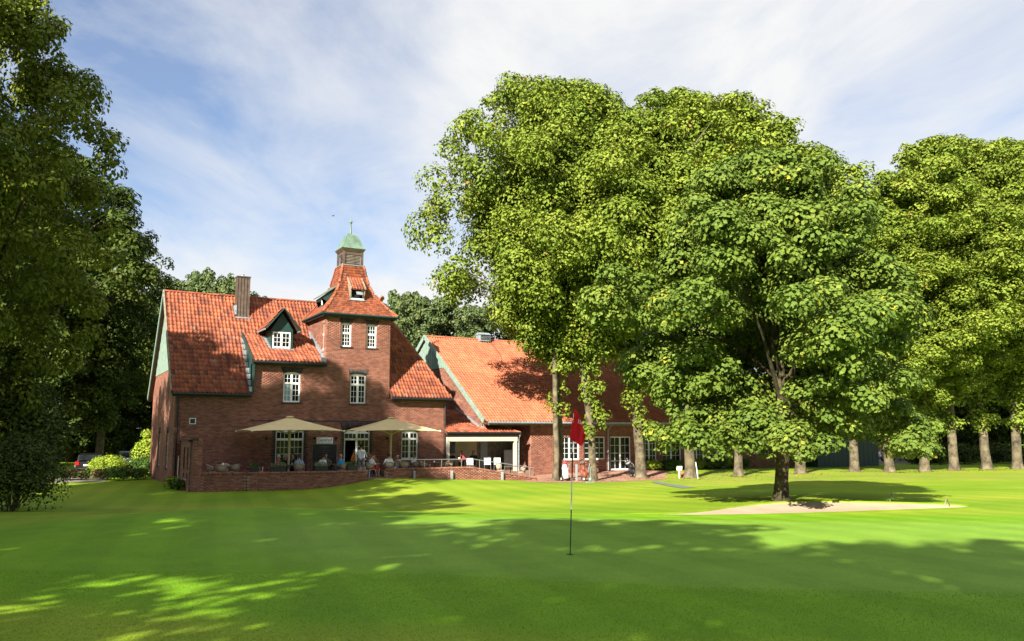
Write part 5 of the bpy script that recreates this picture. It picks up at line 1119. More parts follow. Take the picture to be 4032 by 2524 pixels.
# ================================================================== people
def simple(name, col, rough=.7, **k): return mat(name, col, rough, k.pop('var', .12), k.pop('scale', 9), k.pop('bump', .12), **k)
M_skin = simple('skin', (.46, .25, .17), .55, bump=.02); M_eye = simple('eyes', (.03, .02, .02), .3, bump=0); M_lip = simple('lips', (.35, .12, .10), .5, bump=0)
M_shoe = simple('shoes', (.25, .22, .2)); _cm = {}
def cloth(c):
    if c not in _cm: _cm[c] = simple('cloth_%d' % len(_cm), c, .9, var=.15, bump=.25)
    return _cm[c]
def cap_(mb, a, b, ra, rb):
    mb.tube([a, b], [ra, rb], 10); mb.ell(a, (ra,) * 3, 10, 6); mb.ell(b, (rb,) * 3, 10, 6)
def person(label, loc, rz, pose, shirt, pants, hair, sc=1.0, lean=0., hands=None, look=0., short=True, shorts=False, bald=False, cap=None, long_hair=False, tilt=0.):
    """facing local +X; hands: ((x,y,z),(x,y,z)) targets for left and right"""
    z0 = .50 if pose == 'sit' else .92; sx_ = lean
    hip = [(0, s * .09, z0) for s in (1, -1)]
    if pose == 'sit': knee = [(.43, s * .13, .52) for s in (1, -1)]; ank = [(.40, s * .13, .09) for s in (1, -1)]
    else: knee = [(.03, s * .10, .50) for s in (1, -1)]; ank = [(-.02, s * .11, .09) for s in (1, -1)]
    sh = [(sx_ * .9, s * .175, z0 + .47) for s in (1, -1)]; neck = (sx_, 0, z0 + .53); hd = (sx_ + .03 + tilt, 0, z0 + .70)
    if hands is None: hands = ((.30, .20, z0 + .16), (.30, -.20, z0 + .16)) if pose == 'sit' else ((.05, .27, z0 - .06), (.05, -.27, z0 - .06))
    segs = []
    for i in (0, 1):
        s = (1, -1)[i]; h = Vector(hands[i]); S0 = Vector(sh[i]); mid = (h + S0) / 2; d = (h - S0).length; off = math.sqrt(max(.002, .29 ** 2 - (d / 2) ** 2)) if d < .57 else .02
        el = mid + (Vector((-.55, s * .55, -.65)).normalized()) * off
        segs += [(sh[i], tuple(el), .052, .042, 'shirt'), (tuple(el), tuple(h), .040, .029, 'skin' if short else 'shirt')]
        hv = (h - el).normalized(); segs += [(tuple(h), tuple(h + hv * .075), .033, .030, 'skin')]
        segs += [(hip[i], knee[i], .088, .062, 'pants'), (knee[i], ank[i], .058, .040, 'skin' if shorts else 'pants'), ((ank[i][0] - .02, ank[i][1], .05), (ank[i][0] + .16, ank[i][1], .04), .046, .036, 'shoe')]
        segs += [((0, s * .06, z0 + .02), (sx_ * .55, s * .07, z0 + .26), .112, .105, 'shirt'), ((sx_ * .55, s * .07, z0 + .26), (sx_ * .9, s * .095, z0 + .42), .105, .098, 'shirt'), ((0, s * .07, z0 - .03), (0, s * .07, z0 + .05), .115, .112, 'pants')]
    segs += [((sx_ * .9, .14, z0 + .46), (sx_ * .9, -.14, z0 + .46), .066, .066, 'shirt'), ((sx_ * .95, 0, z0 + .46), (hd[0] - .02, 0, hd[2] - .05), .055, .05, 'skin')]
    mb = MB()
    for a, b, ra, rb, _ in segs: cap_(mb, a, b, ra, rb)
    cl_, sl_ = math.cos(look), math.sin(look)
    def hp(x, y, z): return (hd[0] + x * cl_ - y * sl_, hd[1] + x * sl_ + y * cl_, hd[2] + z)
    mb.ell(hp(0, 0, 0), (.098, .080, .118), 12, 8); mb.ell(hp(.03, 0, -.06), (.06, .055, .055), 10, 6); mb.ell(hp(.100, 0, -.012), (.022, .016, .026), 8, 5)
    for s in (1, -1): mb.ell(hp(-.005, s * .082, -.005), (.022, .014, .032), 8, 5)
    segs2 = segs + [(hp(0, 0, .03), hp(.02, 0, -.05), .10, .06, 'skin')]
    me = mb.mesh('tmp', M_skin); o = bpy.data.objects.new('tmp', me); COL.objects.link(o)
    m = o.modifiers.new('r', 'REMESH'); m.mode = 'VOXEL'; m.voxel_size = .02; m2 = o.modifiers.new('s', 'SMOOTH'); m2.iterations = 4; m2.factor = .5
    dg = bpy.context.evaluated_depsgraph_get(); me2 = bpy.data.meshes.new_from_object(o.evaluated_get(dg), depsgraph=dg); bpy.data.objects.remove(o)
    nf = len(me2.polygons); nv = len(me2.vertices)
    cen = np.empty(nf * 3); me2.polygons.foreach_get('center', cen); cen = cen.reshape(-1, 3)
    best = np.full(nf, 1e9); mi = np.zeros(nf, int); keys = {'skin': 0, 'shirt': 1, 'pants': 2, 'shoe': 3}
    for a, b, ra, rb, k in segs2:
        a = np.array(a); b = np.array(b); ab = b - a; t = np.clip(((cen - a) @ ab) / (ab @ ab), 0, 1); d = np.linalg.norm(cen - a - t[:, None] * ab, axis=1) - (ra + (rb - ra) * t)
        u = d < best; best[u] = d[u]; mi[u] = keys[k]
    V = np.empty(nv * 3); me2.vertices.foreach_get('co', V); verts = [tuple(p) for p in V.reshape(-1, 3)]; faces = [tuple(p.vertices) for p in me2.polygons]; mis = list(mi)
    ex = MB()
    for i in (0, 1):   # hands: four fingers and a thumb, a little curled
        s = (1, -1)[i]; h = Vector(hands[i]); S0 = Vector(sh[i]); el = Vector(segs[i * 9 + 1][0]); hv = (h - el).normalized(); side = hv.cross(Vector((0, 0, 1))); side = side.normalized() if side.length > .1 else Vector((0, 1, 0)); dn = side.cross(hv).normalized() * -1
        if dn.z > 0: dn = -dn
        tip = h + hv * .085
        for k, ln in enumerate((.066, .076, .072, .056)):
            o_ = (k - 1.5) * .017; p0 = tip + side * o_; ex.tube([p0, p0 + hv * ln * .55, p0 + hv * ln * .9 + dn * ln * .4], [.0088, .008, .006], 6)
        p0 = h + hv * .02 + side * s * .028; ex.tube([p0, p0 + side * s * .022 + hv * .03, p0 + side * s * .026 + hv * .06], [.011, .009, .007], 6)
    b = len(verts); verts += ex.v; faces += [tuple(i + b for i in f) for f in ex.f]; mis += [0] * len(ex.f)
    for mk, items in ((4, [hp(.088, s * .034, .012) for s in (1, -1)]), (5, [hp(.088, 0, -.062)])):
        q = MB()
        for c in items: q.ell(c, (.010, .012 if mk == 4 else .024, .008), 6, 4)
        b = len(verts); verts += q.v; faces += [tuple(i + b for i in f) for f in q.f]; mis += [mk] * len(q.f)
    body = bpy.data.meshes.new('body'); body.from_pydata(verts, [], faces)
    for mm in (M_skin, cloth(shirt), cloth(pants), M_shoe, M_eye, M_lip): body.materials.append(mm)
    body.polygons.foreach_set('material_index', mis); body.polygons.foreach_set('use_smooth', [True] * len(faces)); body.update(); bpy.data.meshes.remove(me2)
    root = empty('person', loc, rz, label, 'person', 'people on the terrace'); root.scale = (sc,) * 3
    o = bpy.data.objects.new('body', body); COL.objects.link(o); o.parent = root
    hm = MB()
    if not bald:
        hm.ell(hp(-.018, 0, .022), (.102, .090, .112), 14, 8)
        if long_hair: hm.ell(hp(-.06, 0, -.08), (.06, .085, .13), 12, 6)
        # open the face
        keep = []
        for f in hm.f:
            c = np.mean([hm.v[i] for i in f], axis=0) - np.array(hd); x = c[0] * cl_ + c[1] * sl_; keep.append(not (x > .045 and c[2] < .075))
        hm.f = [f for f, k in zip(hm.f, keep) if k]; hm.m = hm.m[:len(hm.f)]
    else: hm.lathe([(.088, -.03), (.092, .0), (.086, .02)], 12, hp(-.012, 0, -.005), cap=False)
    ho = bpy.data.objects.new('hair', hm.mesh('hair', cloth(hair), True)); COL.objects.link(ho); ho.parent = root
    if cap:
        cm_ = MB(); cm_.ell(hp(-.005, 0, .055), (.108, .095, .078), 12, 6); cm_.ell(hp(.11, 0, .045), (.07, .07, .012), 10, 4)
        c_ = bpy.data.objects.new('cap', cm_.mesh('cap', cloth(cap), True)); COL.objects.link(c_); c_.parent = root
    return root
def fx(px, Y): return float(onY(px, 1830, Y)[0])
A_, T_, Rr, Lf = rad(60), rad(240), rad(-30), rad(150)
WH = (.72, .74, .80)
ppl = [('seated person with grey hair and red shirt at the left table', 1091, 46.5, Rr, 'sit', (.42, .05, .07), (.06, .09, .16), (.45, .45, .45), dict(lean=.06, hands=((.42, .12, .74), (.40, -.12, .74)), short=False)),
 ('seated person with white-blond hair and black top beside the red shirt', 1124, 47.2, T_ + .5, 'sit', (.012, .012, .015), (.03, .03, .04), (.75, .70, .60), dict(hands=((.32, .22, 1.02), (.34, -.12, .74)))),
 ('seated person in dark clothes under the left parasol pole', 1152, 47.7, T_, 'sit', (.03, .02, .03), (.02, .02, .03), (.04, .025, .02), dict()),
 ('seated person in pale grey-blue sleeveless top with back to the lawn', 1176, 46.2, A_, 'sit', (.30, .42, .48), (.05, .06, .09), (.05, .04, .03), dict(lean=.08)),
 ('seated person in white shirt bending forward below the chalkboard', 1263, 45.9, A_ - .4, 'sit', WH, (.04, .05, .08), (.06, .03, .02), dict(lean=.20)),
 ('seated person in grey top facing the lawn below the chalkboard', 1283, 47.6, T_ + .2, 'sit', (.09, .10, .10), (.03, .03, .03), (.05, .03, .02), dict()),
 ('seated bald person in bright blue jacket with hand at the chin', 1343, 46.1, Lf - .3, 'sit', (.02, .30, .62), (.05, .07, .12), (.30, .22, .18), dict(bald=True, hands=((.30, .20, .70), (.20, -.06, 1.06)))),
 ('child in orange shirt with hand on hip standing in the doorway', 1391, 47.9, Rr, 'stand', (.75, .20, .02), (.70, .18, .02), (.03, .015, .01), dict(sc=.86, shorts=True, hands=((.05, .25, .90), (.06, -.20, 1.0)))),
 ('standing person in white polo and grey shorts seen from behind', 1421, 46.9, A_ + .1, 'stand', WH, (.20, .20, .19), (.02, .012, .01), dict(sc=1.06, shorts=True, hands=((.30, .16, 1.06), (.10, -.30, .92)))),
 ('seated person with brown hair just behind the standing white polo', 1451, 47.3, Rr - .3, 'sit', (.06, .05, .06), (.03, .03, .04), (.16, .06, .03), dict(long_hair=True)),
 ('seated person in white shirt and red shorts raising a hand', 1463, 45.75, Rr + .7, 'sit', WH, (.50, .01, .015), (.10, .06, .05), dict(lean=-.02, shorts=True, hands=((.30, .26, 1.14), (.36, -.16, .74)))),
 ('seated dark-haired person in white shirt in front of the right parasol pole', 1531, 45.75, A_ + .25, 'sit', WH, (.015, .015, .02), (.05, .025, .018), dict(lean=.07)),
 ('seated child in pink top with pale cap', 1566, 47.0, T_ - .5, 'sit', (.62, .48, .50), (.55, .55, .60), (.08, .05, .03), dict(sc=.9, cap=(.62, .50, .50), hands=((.20, .05, 1.0), (.28, -.15, .76)))),
 ('seated boy with grey-brown hair, white shirt and purple trousers', 1630, 46.4, Rr + 2.6, 'sit', (.66, .68, .74), (.22, .20, .48), (.17, .13, .10), dict(sc=.92, hands=((.20, .10, 1.02), (.28, -.1, .74))))]
for lb, px, Y, rz, ps_, sh_c, pa_c, ha, kw in ppl:
    person(lb, (fx(px, Y), Y, 0), rz, ps_, sh_c, pa_c, ha, **kw)
for lb, px, c, h, kw in (('seated dark-haired person at the left end inside the porch', 1777, (.02, .02, .025), (.02, .012, .01), {}), ('seated person with reddish hair and red top inside the porch', 1818, (.30, .05, .05), (.12, .04, .02), dict(long_hair=True)), ('seated person with long brown hair inside the porch', 1864, (.04, .03, .04), (.16, .09, .05), dict(long_hair=True))):
    person(lb, (fx(px, 50.4), 50.4, 0), T_, 'sit', c, (.03, .03, .04), h, **kw)
# ================================================================== terrace furniture
M_wick = mat('woven_wicker', (.34, .27, .19), .75, .22, 30, .8, bscale=45)
M_ttop = mat('table_top', (.10, .085, .07), .35, .2, 5, .05)
M_wplast = simple('white_plastic', (.74, .76, .78), .4, var=.04, bump=.02)
def mk_chair():
    root = empty('wicker_chair'); n = 14
    MB().lathe([(.25, .40), (.265, .42), (.265, .445), (.24, .455)], 16).build('seat', M_wick, root, True)
    V = []; F = []
    for i in range(n + 1):
        t = -1 + 2 * i / n; a = math.pi + t * 1.75; tp = .67 + .17 * (1 - abs(t) ** 1.5); lo = .44 if abs(t) < .45 else .44 + (abs(t) - .45) * .30
        for r_, z in ((.27, lo), (.30 + .03 * (1 - abs(t)), tp)): V.append((r_ * math.cos(a) * 1.0, r_ * math.sin(a), z))
    for i in range(n): F.append((2 * i, 2 * i + 2, 2 * i + 3, 2 * i + 1))
    b = MB(); b.add(V, F); o = b.build('backrest', M_wick, root, True); s = o.modifiers.new('s', 'SOLIDIFY'); s.thickness = .022
    MB().tube([V[2 * i + 1] for i in range(n + 1)], .024, 8).build('arm_rim', M_wick, root, True)
    for sx_ in (-1, 1):
        for sy_ in (-1, 1): MB().tube([(sx_ * .17, sy_ * .19, .42), (sx_ * .25, sy_ * .25, .0)], .014, 8).build('leg', M_steel, root)
    for sy_ in (-1, 1): MB().tube([(.23, sy_ * .21, .42), (.24, sy_ * .26, .68)], .013, 8).build('arm_support', M_steel, root)
    return root
def mk_table():
    root = empty('bistro_table')
    MB().lathe([(.42, .715), (.43, .72), (.43, .74), (.415, .745)], 24).build('table_top', M_ttop, root)
    MB().tube([(0, 0, .03), (0, 0, .72)], .03, 10).build('column', M_black, root)
    for a in range(4): MB().beam((0, 0, .04), (.3 * math.cos(a * math.pi / 2 + .78), .3 * math.sin(a * math.pi / 2 + .78), .02), .05, .03).build('foot', M_black, root)
    return root
_c0 = mk_chair(); _t0 = mk_table(); _used = {}
def put(proto, x, y, rz, label, cat, group, z=0.):
    o = proto if not _used.get(proto.name) else copy_tree(proto); _used[proto.name] = 1
    o.location = (x, y, z); o.rotation_euler = (0, 0, rz); return tag(o, label, cat, group)
GC = 'wicker armchairs on the terrace'; GT = 'round bistro tables on the terrace'
for lb, px, Y, rz in (('wicker chair at the left end table, nearest the brick pier', 838, 46.6, Rr + .3), ('wicker chair with its back to the lawn at the left end table', 872, 45.9, A_), ('wicker chair on the right side of the left end table', 922, 46.5, Lf - .5), ('wicker chair against the wall at the left end table', 880, 47.6, T_),
   ('empty wicker chair left of the red shirted person', 1012, 46.0, Rr), ('wicker chair under the red shirted person', 1089, 46.5, Rr), ('wicker chair under the person in grey-blue sleeveless top', 1178, 46.12, A_), ('wicker chair under the white-blond person', 1124, 47.25, T_ + .5),
   ('wicker chair under the bending person in white', 1261, 45.82, A_ - .4), ('wicker chair under the bald person in blue', 1345, 46.1, Lf - .3), ('wicker chair under the person in red shorts', 1461, 45.72, Rr + .7), ('wicker chair under the person in front of the right parasol pole', 1531, 45.68, A_ + .25),
   ('empty wicker chair turned to the house behind the sunlit wall', 1590, 45.75, A_ + .2), ('wicker chair under the boy in purple trousers', 1634, 46.4, Rr + 2.6), ('wicker chair under the child with the pale cap', 1567, 47.05, T_ - .5),
   ('sunlit wicker chair on the left side of the empty table', 1676, 45.75, Rr), ('sunlit wicker chair on the right side of the empty table', 1748, 45.9, Lf), ('sunlit wicker chair far side of the empty table', 1765, 46.7, Lf + .5)):
    put(_c0, fx(px, Y), Y, rz, lb, 'chair', GC)
for lb, px, Y, rz in (('sunlit wicker chair behind the ramp wall, left of two', 1972, 46.2, Rr), ('sunlit wicker chair at the lower end of the ramp', 2052, 46.4, Lf)):
    X = fx(px, Y); put(_c0, X, Y, rz, lb, 'chair', GC, ramp(X) + .02)
for lb, px, Y in (('round table of the left end group', 878, 46.7), ('round table between the red shirted and the sleeveless person', 1135, 46.75), ('round table below the chalkboard', 1305, 46.8), ('round table between the two seated white shirts', 1498, 46.5), ('round table beside the boy in purple trousers', 1600, 46.6), ('empty sunlit round table behind the wall', 1712, 46.1)):
    put(_t0, fx(px, Y), Y, .2, lb, 'table', GT)
put(_t0, fx(2010, 46.6), 46.6, .3, 'round table behind the ramp wall', 'table', GT, ramp(fx(2010, 46.6)) + .02)
# things on the tables
def small(name, prof, m, x, y, z, lb, cat): return tag(MB().lathe(prof, 10, (x, y, z)).build(name, m, None, True), lb, cat)
M_milk = simple('white_porcelain', (.78, .78, .76), .25, var=.03, bump=0); M_btl = simple('green_bottle_glass', (.02, .06, .025), .1, bump=0); M_beer = simple('amber_beer', (.45, .22, .03), .15, bump=0)
small('cup', [(.03, 0), (.042, .03), (.045, .08)], M_milk, fx(1150, 46.7), 46.7, .746, 'white cup on the table of the red shirted person', 'cup')
small('napkin_holder', [(.05, 0), (.06, .12), (.03, .17)], M_milk, fx(878, 46.7), 46.7, .746, 'white napkin holder on the left end table', 'holder')
small('beer_glass', [(.03, 0), (.035, .17)], M_beer, fx(1303, 46.75), 46.75, .746, 'amber beer glass on the table below the chalkboard', 'glass')
small('bottle', [(.035, 0), (.036, .16), (.014, .2), (.014, .27)], M_btl, fx(1494, 46.45), 46.45, .746, 'green bottle between the two seated white shirts', 'bottle')
small('candle_glass', [(.03, 0), (.04, .1)], M_milk, fx(1710, 46.1), 46.1, .746, 'small white candle glass on the empty sunlit table', 'candle')
# porch: white chairs and a long table
def mk_wchair():
    root = empty('white_chair')
    MB().box(-.24, .22, -.23, .23, .42, .46).build('seat', M_wplast, root, bevel=.015)
    MB().prism([(-.24, -.22, .5), (-.24, .22, .5), (-.30, .22, .86), (-.30, -.22, .86)], (.03, 0, 0)).build('backrest', M_wplast, root, bevel=.012)
    for sx_ in (-1, 1):
        for sy_ in (-1, 1): MB().tube([(sx_ * .2, sy_ * .2, .42), (sx_ * .22, sy_ * .22, 0)], .014, 6).build('leg', M_steel, root)
    for sy_ in (-1, 1): MB().tube([(-.27, sy_ * .24, .66), (.15, sy_ * .25, .64), (.2, sy_ * .22, .42)], .016, 6).build('armrest', M_black, root)
    return root
_w0 = mk_wchair()
for lb, px in (('white chair at the left of three in the porch', 1851), ('white chair in the middle of three in the porch', 1920), ('white chair at the right of three in the porch', 1958)): put(_w0, fx(px, 49.2), 49.2, A_, lb, 'chair', 'white chairs in the porch')
pt = empty('long_table', (25.0, 50, 0), 0, 'long dark table inside the porch', 'table'); MB().box(23.4, 27.0, 49.6, 50.2, .71, .75).build('table_top', M_ttop, pt)
for x in (23.6, 26.8):
    for y in (49.68, 50.12): MB().box(x - .03, x + .03, y - .03, y + .03, 0, .71).build('leg', M_black, pt)
for i, px in enumerate((1808, 1906, 1922, 1929)): tag(MB().box(fx(px, 49.9) - .06, fx(px, 49.9) + .06, 49.88, 49.92, .755, .90).build('menu_card', M_wplast), ['leftmost', 'second', 'third', 'rightmost'][i] + ' small white menu card on the long porch table', 'menu card', 'menu cards on the porch table')
# planters on the wall coping
M_planter = simple('anthracite_planter', (.025, .03, .036), .6)
for i, (lb, px, w, yw) in enumerate((('small dark planter with trailing greenery at the start of the curved wall', 985, .42, 0), ('dark planter with white flowers in front of the red shirted person', 1082, .8, -.25), ('dark planter with white flowers below the bending person in white', 1265, .68, -.2), ('dark planter with grasses at the right end of the curved wall', 1410, .68, .3))):
    q = onZ(px, 1855, .48); x = float(q[0]); y = float(np.interp(x, curve[:, 0], curve[:, 1])) + .16
    root = empty('planter', (x, y, .485), yw, lb, 'planter', 'planters on the curved terrace wall')
    b = MB().prism([(-w / 2 + .03, -.10, 0), (w / 2 - .03, -.10, 0), (w / 2, -.13, .26), (-w / 2, -.13, .26)], (0, .24, 0)).mesh('box', M_planter); o = bpy.data.objects.new('box', b); COL.objects.link(o); o.parent = root
    cl_ = [(g_, random.uniform(-.03, .05), .30 + random.uniform(0, .08), .17) for g_ in np.linspace(-w / 2 + .08, w / 2 - .08, 6)]
    f_ = leaf_mesh('flowers', cl_, 700, .06, M_flower if i in (1, 2) else M_shrub, 600 + i, flat=1.0, shell=.2, wide=.4); o = bpy.data.objects.new('flowers', f_); COL.objects.link(o); o.parent = root
# parasols
M_canvas = mat('cream_canvas', (.82, .67, .36), .85, .05, 2, .15, bscale=8, transl=.18)
def parasol(label, c, hx, hy, rz):
    root = empty('parasol', (c[0], c[1], 0), rz, label, 'parasol', 'two large square parasols'); zt, zb = 3.40, 2.62
    V = [(0, 0, zt)]; n = 10; ring = []
    rows = 6
    per = [(-1, -1), (1, -1), (1, 1), (-1, 1)]
    pts = []
    for k in range(4):
        (x0, y0), (x1, y1) = per[k], per[(k + 1) % 4]
        for i in range(n): t = i / n; pts.append((x0 + (x1 - x0) * t, y0 + (y1 - y0) * t, math.sin(math.pi * t)))
    F = []
    for r_ in range(1, rows + 1):
        s = r_ / rows
        for (x, y, sg) in pts: V.append((x * hx * s * (1 - .012 * sg * s), y * hy * s * (1 - .012 * sg * s), zt + (zb - zt) * s ** .93 + .05 * sg * s * s - .03 * math.sin(math.pi * s) * sg))
    m_ = len(pts)
    for i in range(m_): F.append((0, 1 + i, 1 + (i + 1) % m_))
    for r_ in range(rows - 1):
        for i in range(m_): a = 1 + r_ * m_ + i; b = 1 + r_ * m_ + (i + 1) % m_; F.append((a, a + m_, b + m_, b))
    mb = MB(); mb.add(V, F); me = mb.mesh('canopy', M_canvas, False); o = bpy.data.objects.new('canopy', me); COL.objects.link(o); o.parent = root
    s = o.modifiers.new('s', 'SOLIDIFY'); s.thickness = .006
    def prt(nm, mb, m): o = bpy.data.objects.new(nm, mb.mesh(nm, m)); COL.objects.link(o); o.parent = root
    prt('pole', MB().tube([(0, 0, 0), (0, 0, 3.38)], .065, 12), M_cream2); prt('top_cap', MB().lathe([(.22, 3.37), (.2, 3.43), (.05, 3.45)], 12), M_canvas)
    for k in range(8):
        a = k * math.pi / 4; q = 1.0 if k % 2 == 0 else math.sqrt(2); e = (math.cos(a) * hx * q * .97, math.sin(a) * hy * q * .97, zb + .0 if k % 2 else zb + .02)
        prt('rib', MB().beam((0, 0, 3.30), (e[0], e[1], e[2] - .03), .03, .045), M_cream2); prt('strut', MB().beam((0, 0, 2.42), (e[0] * .45, e[1] * .45, 2.42 + (3.3 - 2.62) * .62 - .02), .025, .035), M_cream2)
        if k % 2: prt('tip', MB().ell((e[0] * 1.03, e[1] * 1.03, zb - .01), (.05, .05, .05), 8, 5), M_white)
    prt('runner', MB().lathe([(.09, 2.36), (.1, 2.40), (.1, 2.46), (.08, 2.5)], 12), M_cream2); prt('base', MB().box(-.45, .45, -.45, .45, .0, .09), M_concrete)
M_cream2 = simple('cream_lacquered_metal', (.50, .43, .28), .5, var=.08, bump=.03)
parasol('cream parasol over the left tables, shaded, in front of the ground floor window', (fx(1136, 46.75), 46.75), 2.50, 2.05, 0.0)
parasol('sunlit cream parasol over the right tables beside the door', (fx(1537, 46.7), 46.7), 2.42, 2.05, rad(-7))
# ================================================================== signs
def text_mesh(txt, size, m, ext=.004, font_shear=0.):
    cu_ = bpy.data.curves.new('txt', 'FONT'); cu_.body = txt; cu_.size = size; cu_.extrude = ext; cu_.align_x = 'CENTER'; cu_.shear = font_shear; cu_.resolution_u = 3
    o = bpy.data.objects.new('txt', cu_); COL.objects.link(o); dg = bpy.context.evaluated_depsgraph_get(); me = bpy.data.meshes.new_from_object(o.evaluated_get(dg), depsgraph=dg); bpy.data.objects.remove(o); me.materials.clear(); me.materials.append(m); return me
M_navy = simple('navy_paint', (.02, .03, .09), .5, bump=0); M_chalk = simple('chalk', (.20, .22, .22), .9, bump=0)
sg = empty('sign_board', (14.78, FY - .03, 1.84), 0, 'white sign reading Gutshof above the chalkboard', 'sign')
MB().bbox(FB, 14.28, 15.28, 1.84, 2.24, .012, .05).build('panel', M_white, sg, bevel=.004)
mm = Matrix.Translation((14.78, FY - .052, 2.005)) @ Matrix.Rotation(rad(90), 4, 'X'); o = link('lettering', text_mesh('Gutshof', .265, M_navy), sg, matrix=mm)
mm = Matrix.Translation((14.78, FY - .052, 1.885)) @ Matrix.Rotation(rad(90), 4, 'X'); o = link('lettering', text_mesh('Café · Bistro · Restaurant', .078, M_navy), sg, matrix=mm)
cbd = empty('chalkboard', (14.8, FY - .03, .3), 0, 'large framed chalkboard menu on the wall under the white sign', 'chalkboard')
MB().bbox(FB, 14.06, 15.53, .30, 1.82, .012, .035).build('board', M_black, cbd)
MB().bbox(FB, 14.02, 14.06, .26, 1.86, .012, .05).bbox(FB, 15.53, 15.57, .26, 1.86, .012, .05).bbox(FB, 14.06, 15.53, 1.82, 1.86, .012, .05).bbox(FB, 14.06, 15.53, .26, .30, .012, .05).build('frame', M_woodgrey, cbd)
rs = random.Random(3); ck = MB()
for (u0, u1, v_, am) in ((14.46, 15.06, 1.68, .05), (14.62, 15.14, 1.46, .04), (14.66, 15.02, 1.33, .022), (14.95, 15.3, 1.12, .045), (14.4, 14.7, 1.1, .02)):
    n = int((u1 - u0) / .022); ck.tube([FB(u0 + (u1 - u0) * i / n, v_ + am * math.sin(i * 2.1 + rs.random()) * rs.uniform(.4, 1), .037) for i in range(n + 1)], .0045, 4)
ck.beam(FB(14.46, 1.60, .037), FB(15.08, 1.60, .037), .006); ck.build('chalk_writing', M_chalk, cbd, kind='stuff')
# ================================================================== flagstick on the green
fxy = (6.83, 10.4); fz = h1(*fxy); scl = 12.4 / 3261
fl = empty('golf_flag', (fxy[0], fxy[1], fz), 0, 'black and white striped flagstick with red flag on the putting green', 'golf flag')
M_flagw = simple('white_stick', (.75, .78, .80), .35, bump=0); M_flagk = simple('black_stick', (.012, .012, .014), .35, bump=0); M_red = mat('red_nylon', (.80, .010, .025), .75, .10, 6, .2, transl=.3)
tilt = np.array([_r[0], _r[1], 0]) * .034 + np.array([0, 0, 1.])
sp = lambda h: np.array([fxy[0], fxy[1], fz]) + tilt * h
Ht = 2.12; hh = lambda y: (2170 - y) * scl * 1.005
for y0, y1, m_ in ((2172, 2000, M_flagk), (2000, 1881, M_flagw), (1881, 1782, M_flagk), (1782, 1632, M_flagw)): MB().tube([sp(hh(y0)), sp(hh(y1))], [.0075 if y0 > 2100 else .0095, .0095 if y0 > 1800 else .0085], 10).build('stick_section', m_, fl)
MB().lathe([(.002, .0), (.054, .002), (.056, .004)], 20, (fxy[0], fxy[1], fz + .001)).build('cup_rim', M_flagk, fl)
rows = [(140, 165, 255), (230, 165, 290), (330, 163, 332), (400, 160, 362), (480, 150, 395), (560, 122, 425), (620, 104, 442), (710, 94, 474), (800, 86, 505), (880, 78, 535), (950, 70, 562), (1000, 64, 576), (1060, 60, 566), (1110, 74, 556), (1150, 140, 542), (1190, 205, 527), (1260, 320, 500), (1330, 432, 462)]
k_ = 12.4 / 3261 / 8.4; rv = np.array([_r[0], _r[1], 0]); dv = np.array([_vh[0], _vh[1], 0])
def flagpt(x, y, w=0.):
    base = sp(hh(1600 + y / 8.4)); lx = (x - 172 - (y - 140) * -.006) * k_; s = (x - 60) / 520.; t = (y - 140) / 1190.
    d = .045 * math.sin(s * 7.5 + 1.1 * t) * (1 - .25 * t) + .02 * math.sin(s * 15 + 2 * t)
    return base + rv * lx + dv * (d - .035 - w)
nc_ = 22; V = []; F = []
for (y, a, b) in rows:
    for i in range(nc_ + 1): V.append(flagpt(a + (b - a) * i / nc_, y))
for j in range(len(rows) - 1):
    for i in range(nc_): p = j * (nc_ + 1) + i; F.append((p, p + 1, p + nc_ + 2, p + nc_ + 1))
mb = MB(); mb.add(V, F); o = mb.build('flag', M_red, fl, True); s = o.modifiers.new('s', 'SOLIDIFY'); s.thickness = .004; s.offset = 0; o.modifiers.new('ss', 'SUBSURF').render_levels = 1
lg = MB()
def strip(pts, w_):
    for (xa, ya), (xb, yb) in zip(pts, pts[1:]):
        dx, dy = xb - xa, yb - ya; ln = math.hypot(dx, dy); nx, ny = -dy / ln * w_, dx / ln * w_; n_ = 4
        for i in range(n_):
            q = [(xa + dx * i / n_ + nx, ya + dy * i / n_ + ny), (xa + dx * (i + 1) / n_ + nx, ya + dy * (i + 1) / n_ + ny), (xa + dx * (i + 1) / n_ - nx, ya + dy * (i + 1) / n_ - ny), (xa + dx * i / n_ - nx, ya + dy * i / n_ - ny)]
            lg.add([flagpt(x, y, .006) for x, y in q], [(0, 1, 2, 3)])
strip([(328, 452), (322, 584), (428, 612)], 9); strip([(372, 478), (368, 560), (412, 572)], 8); strip([(390, 520), (404, 522)], 8); strip([(392, 492), (388, 545)], 6)
lg.build('emblem', M_flagw, fl)
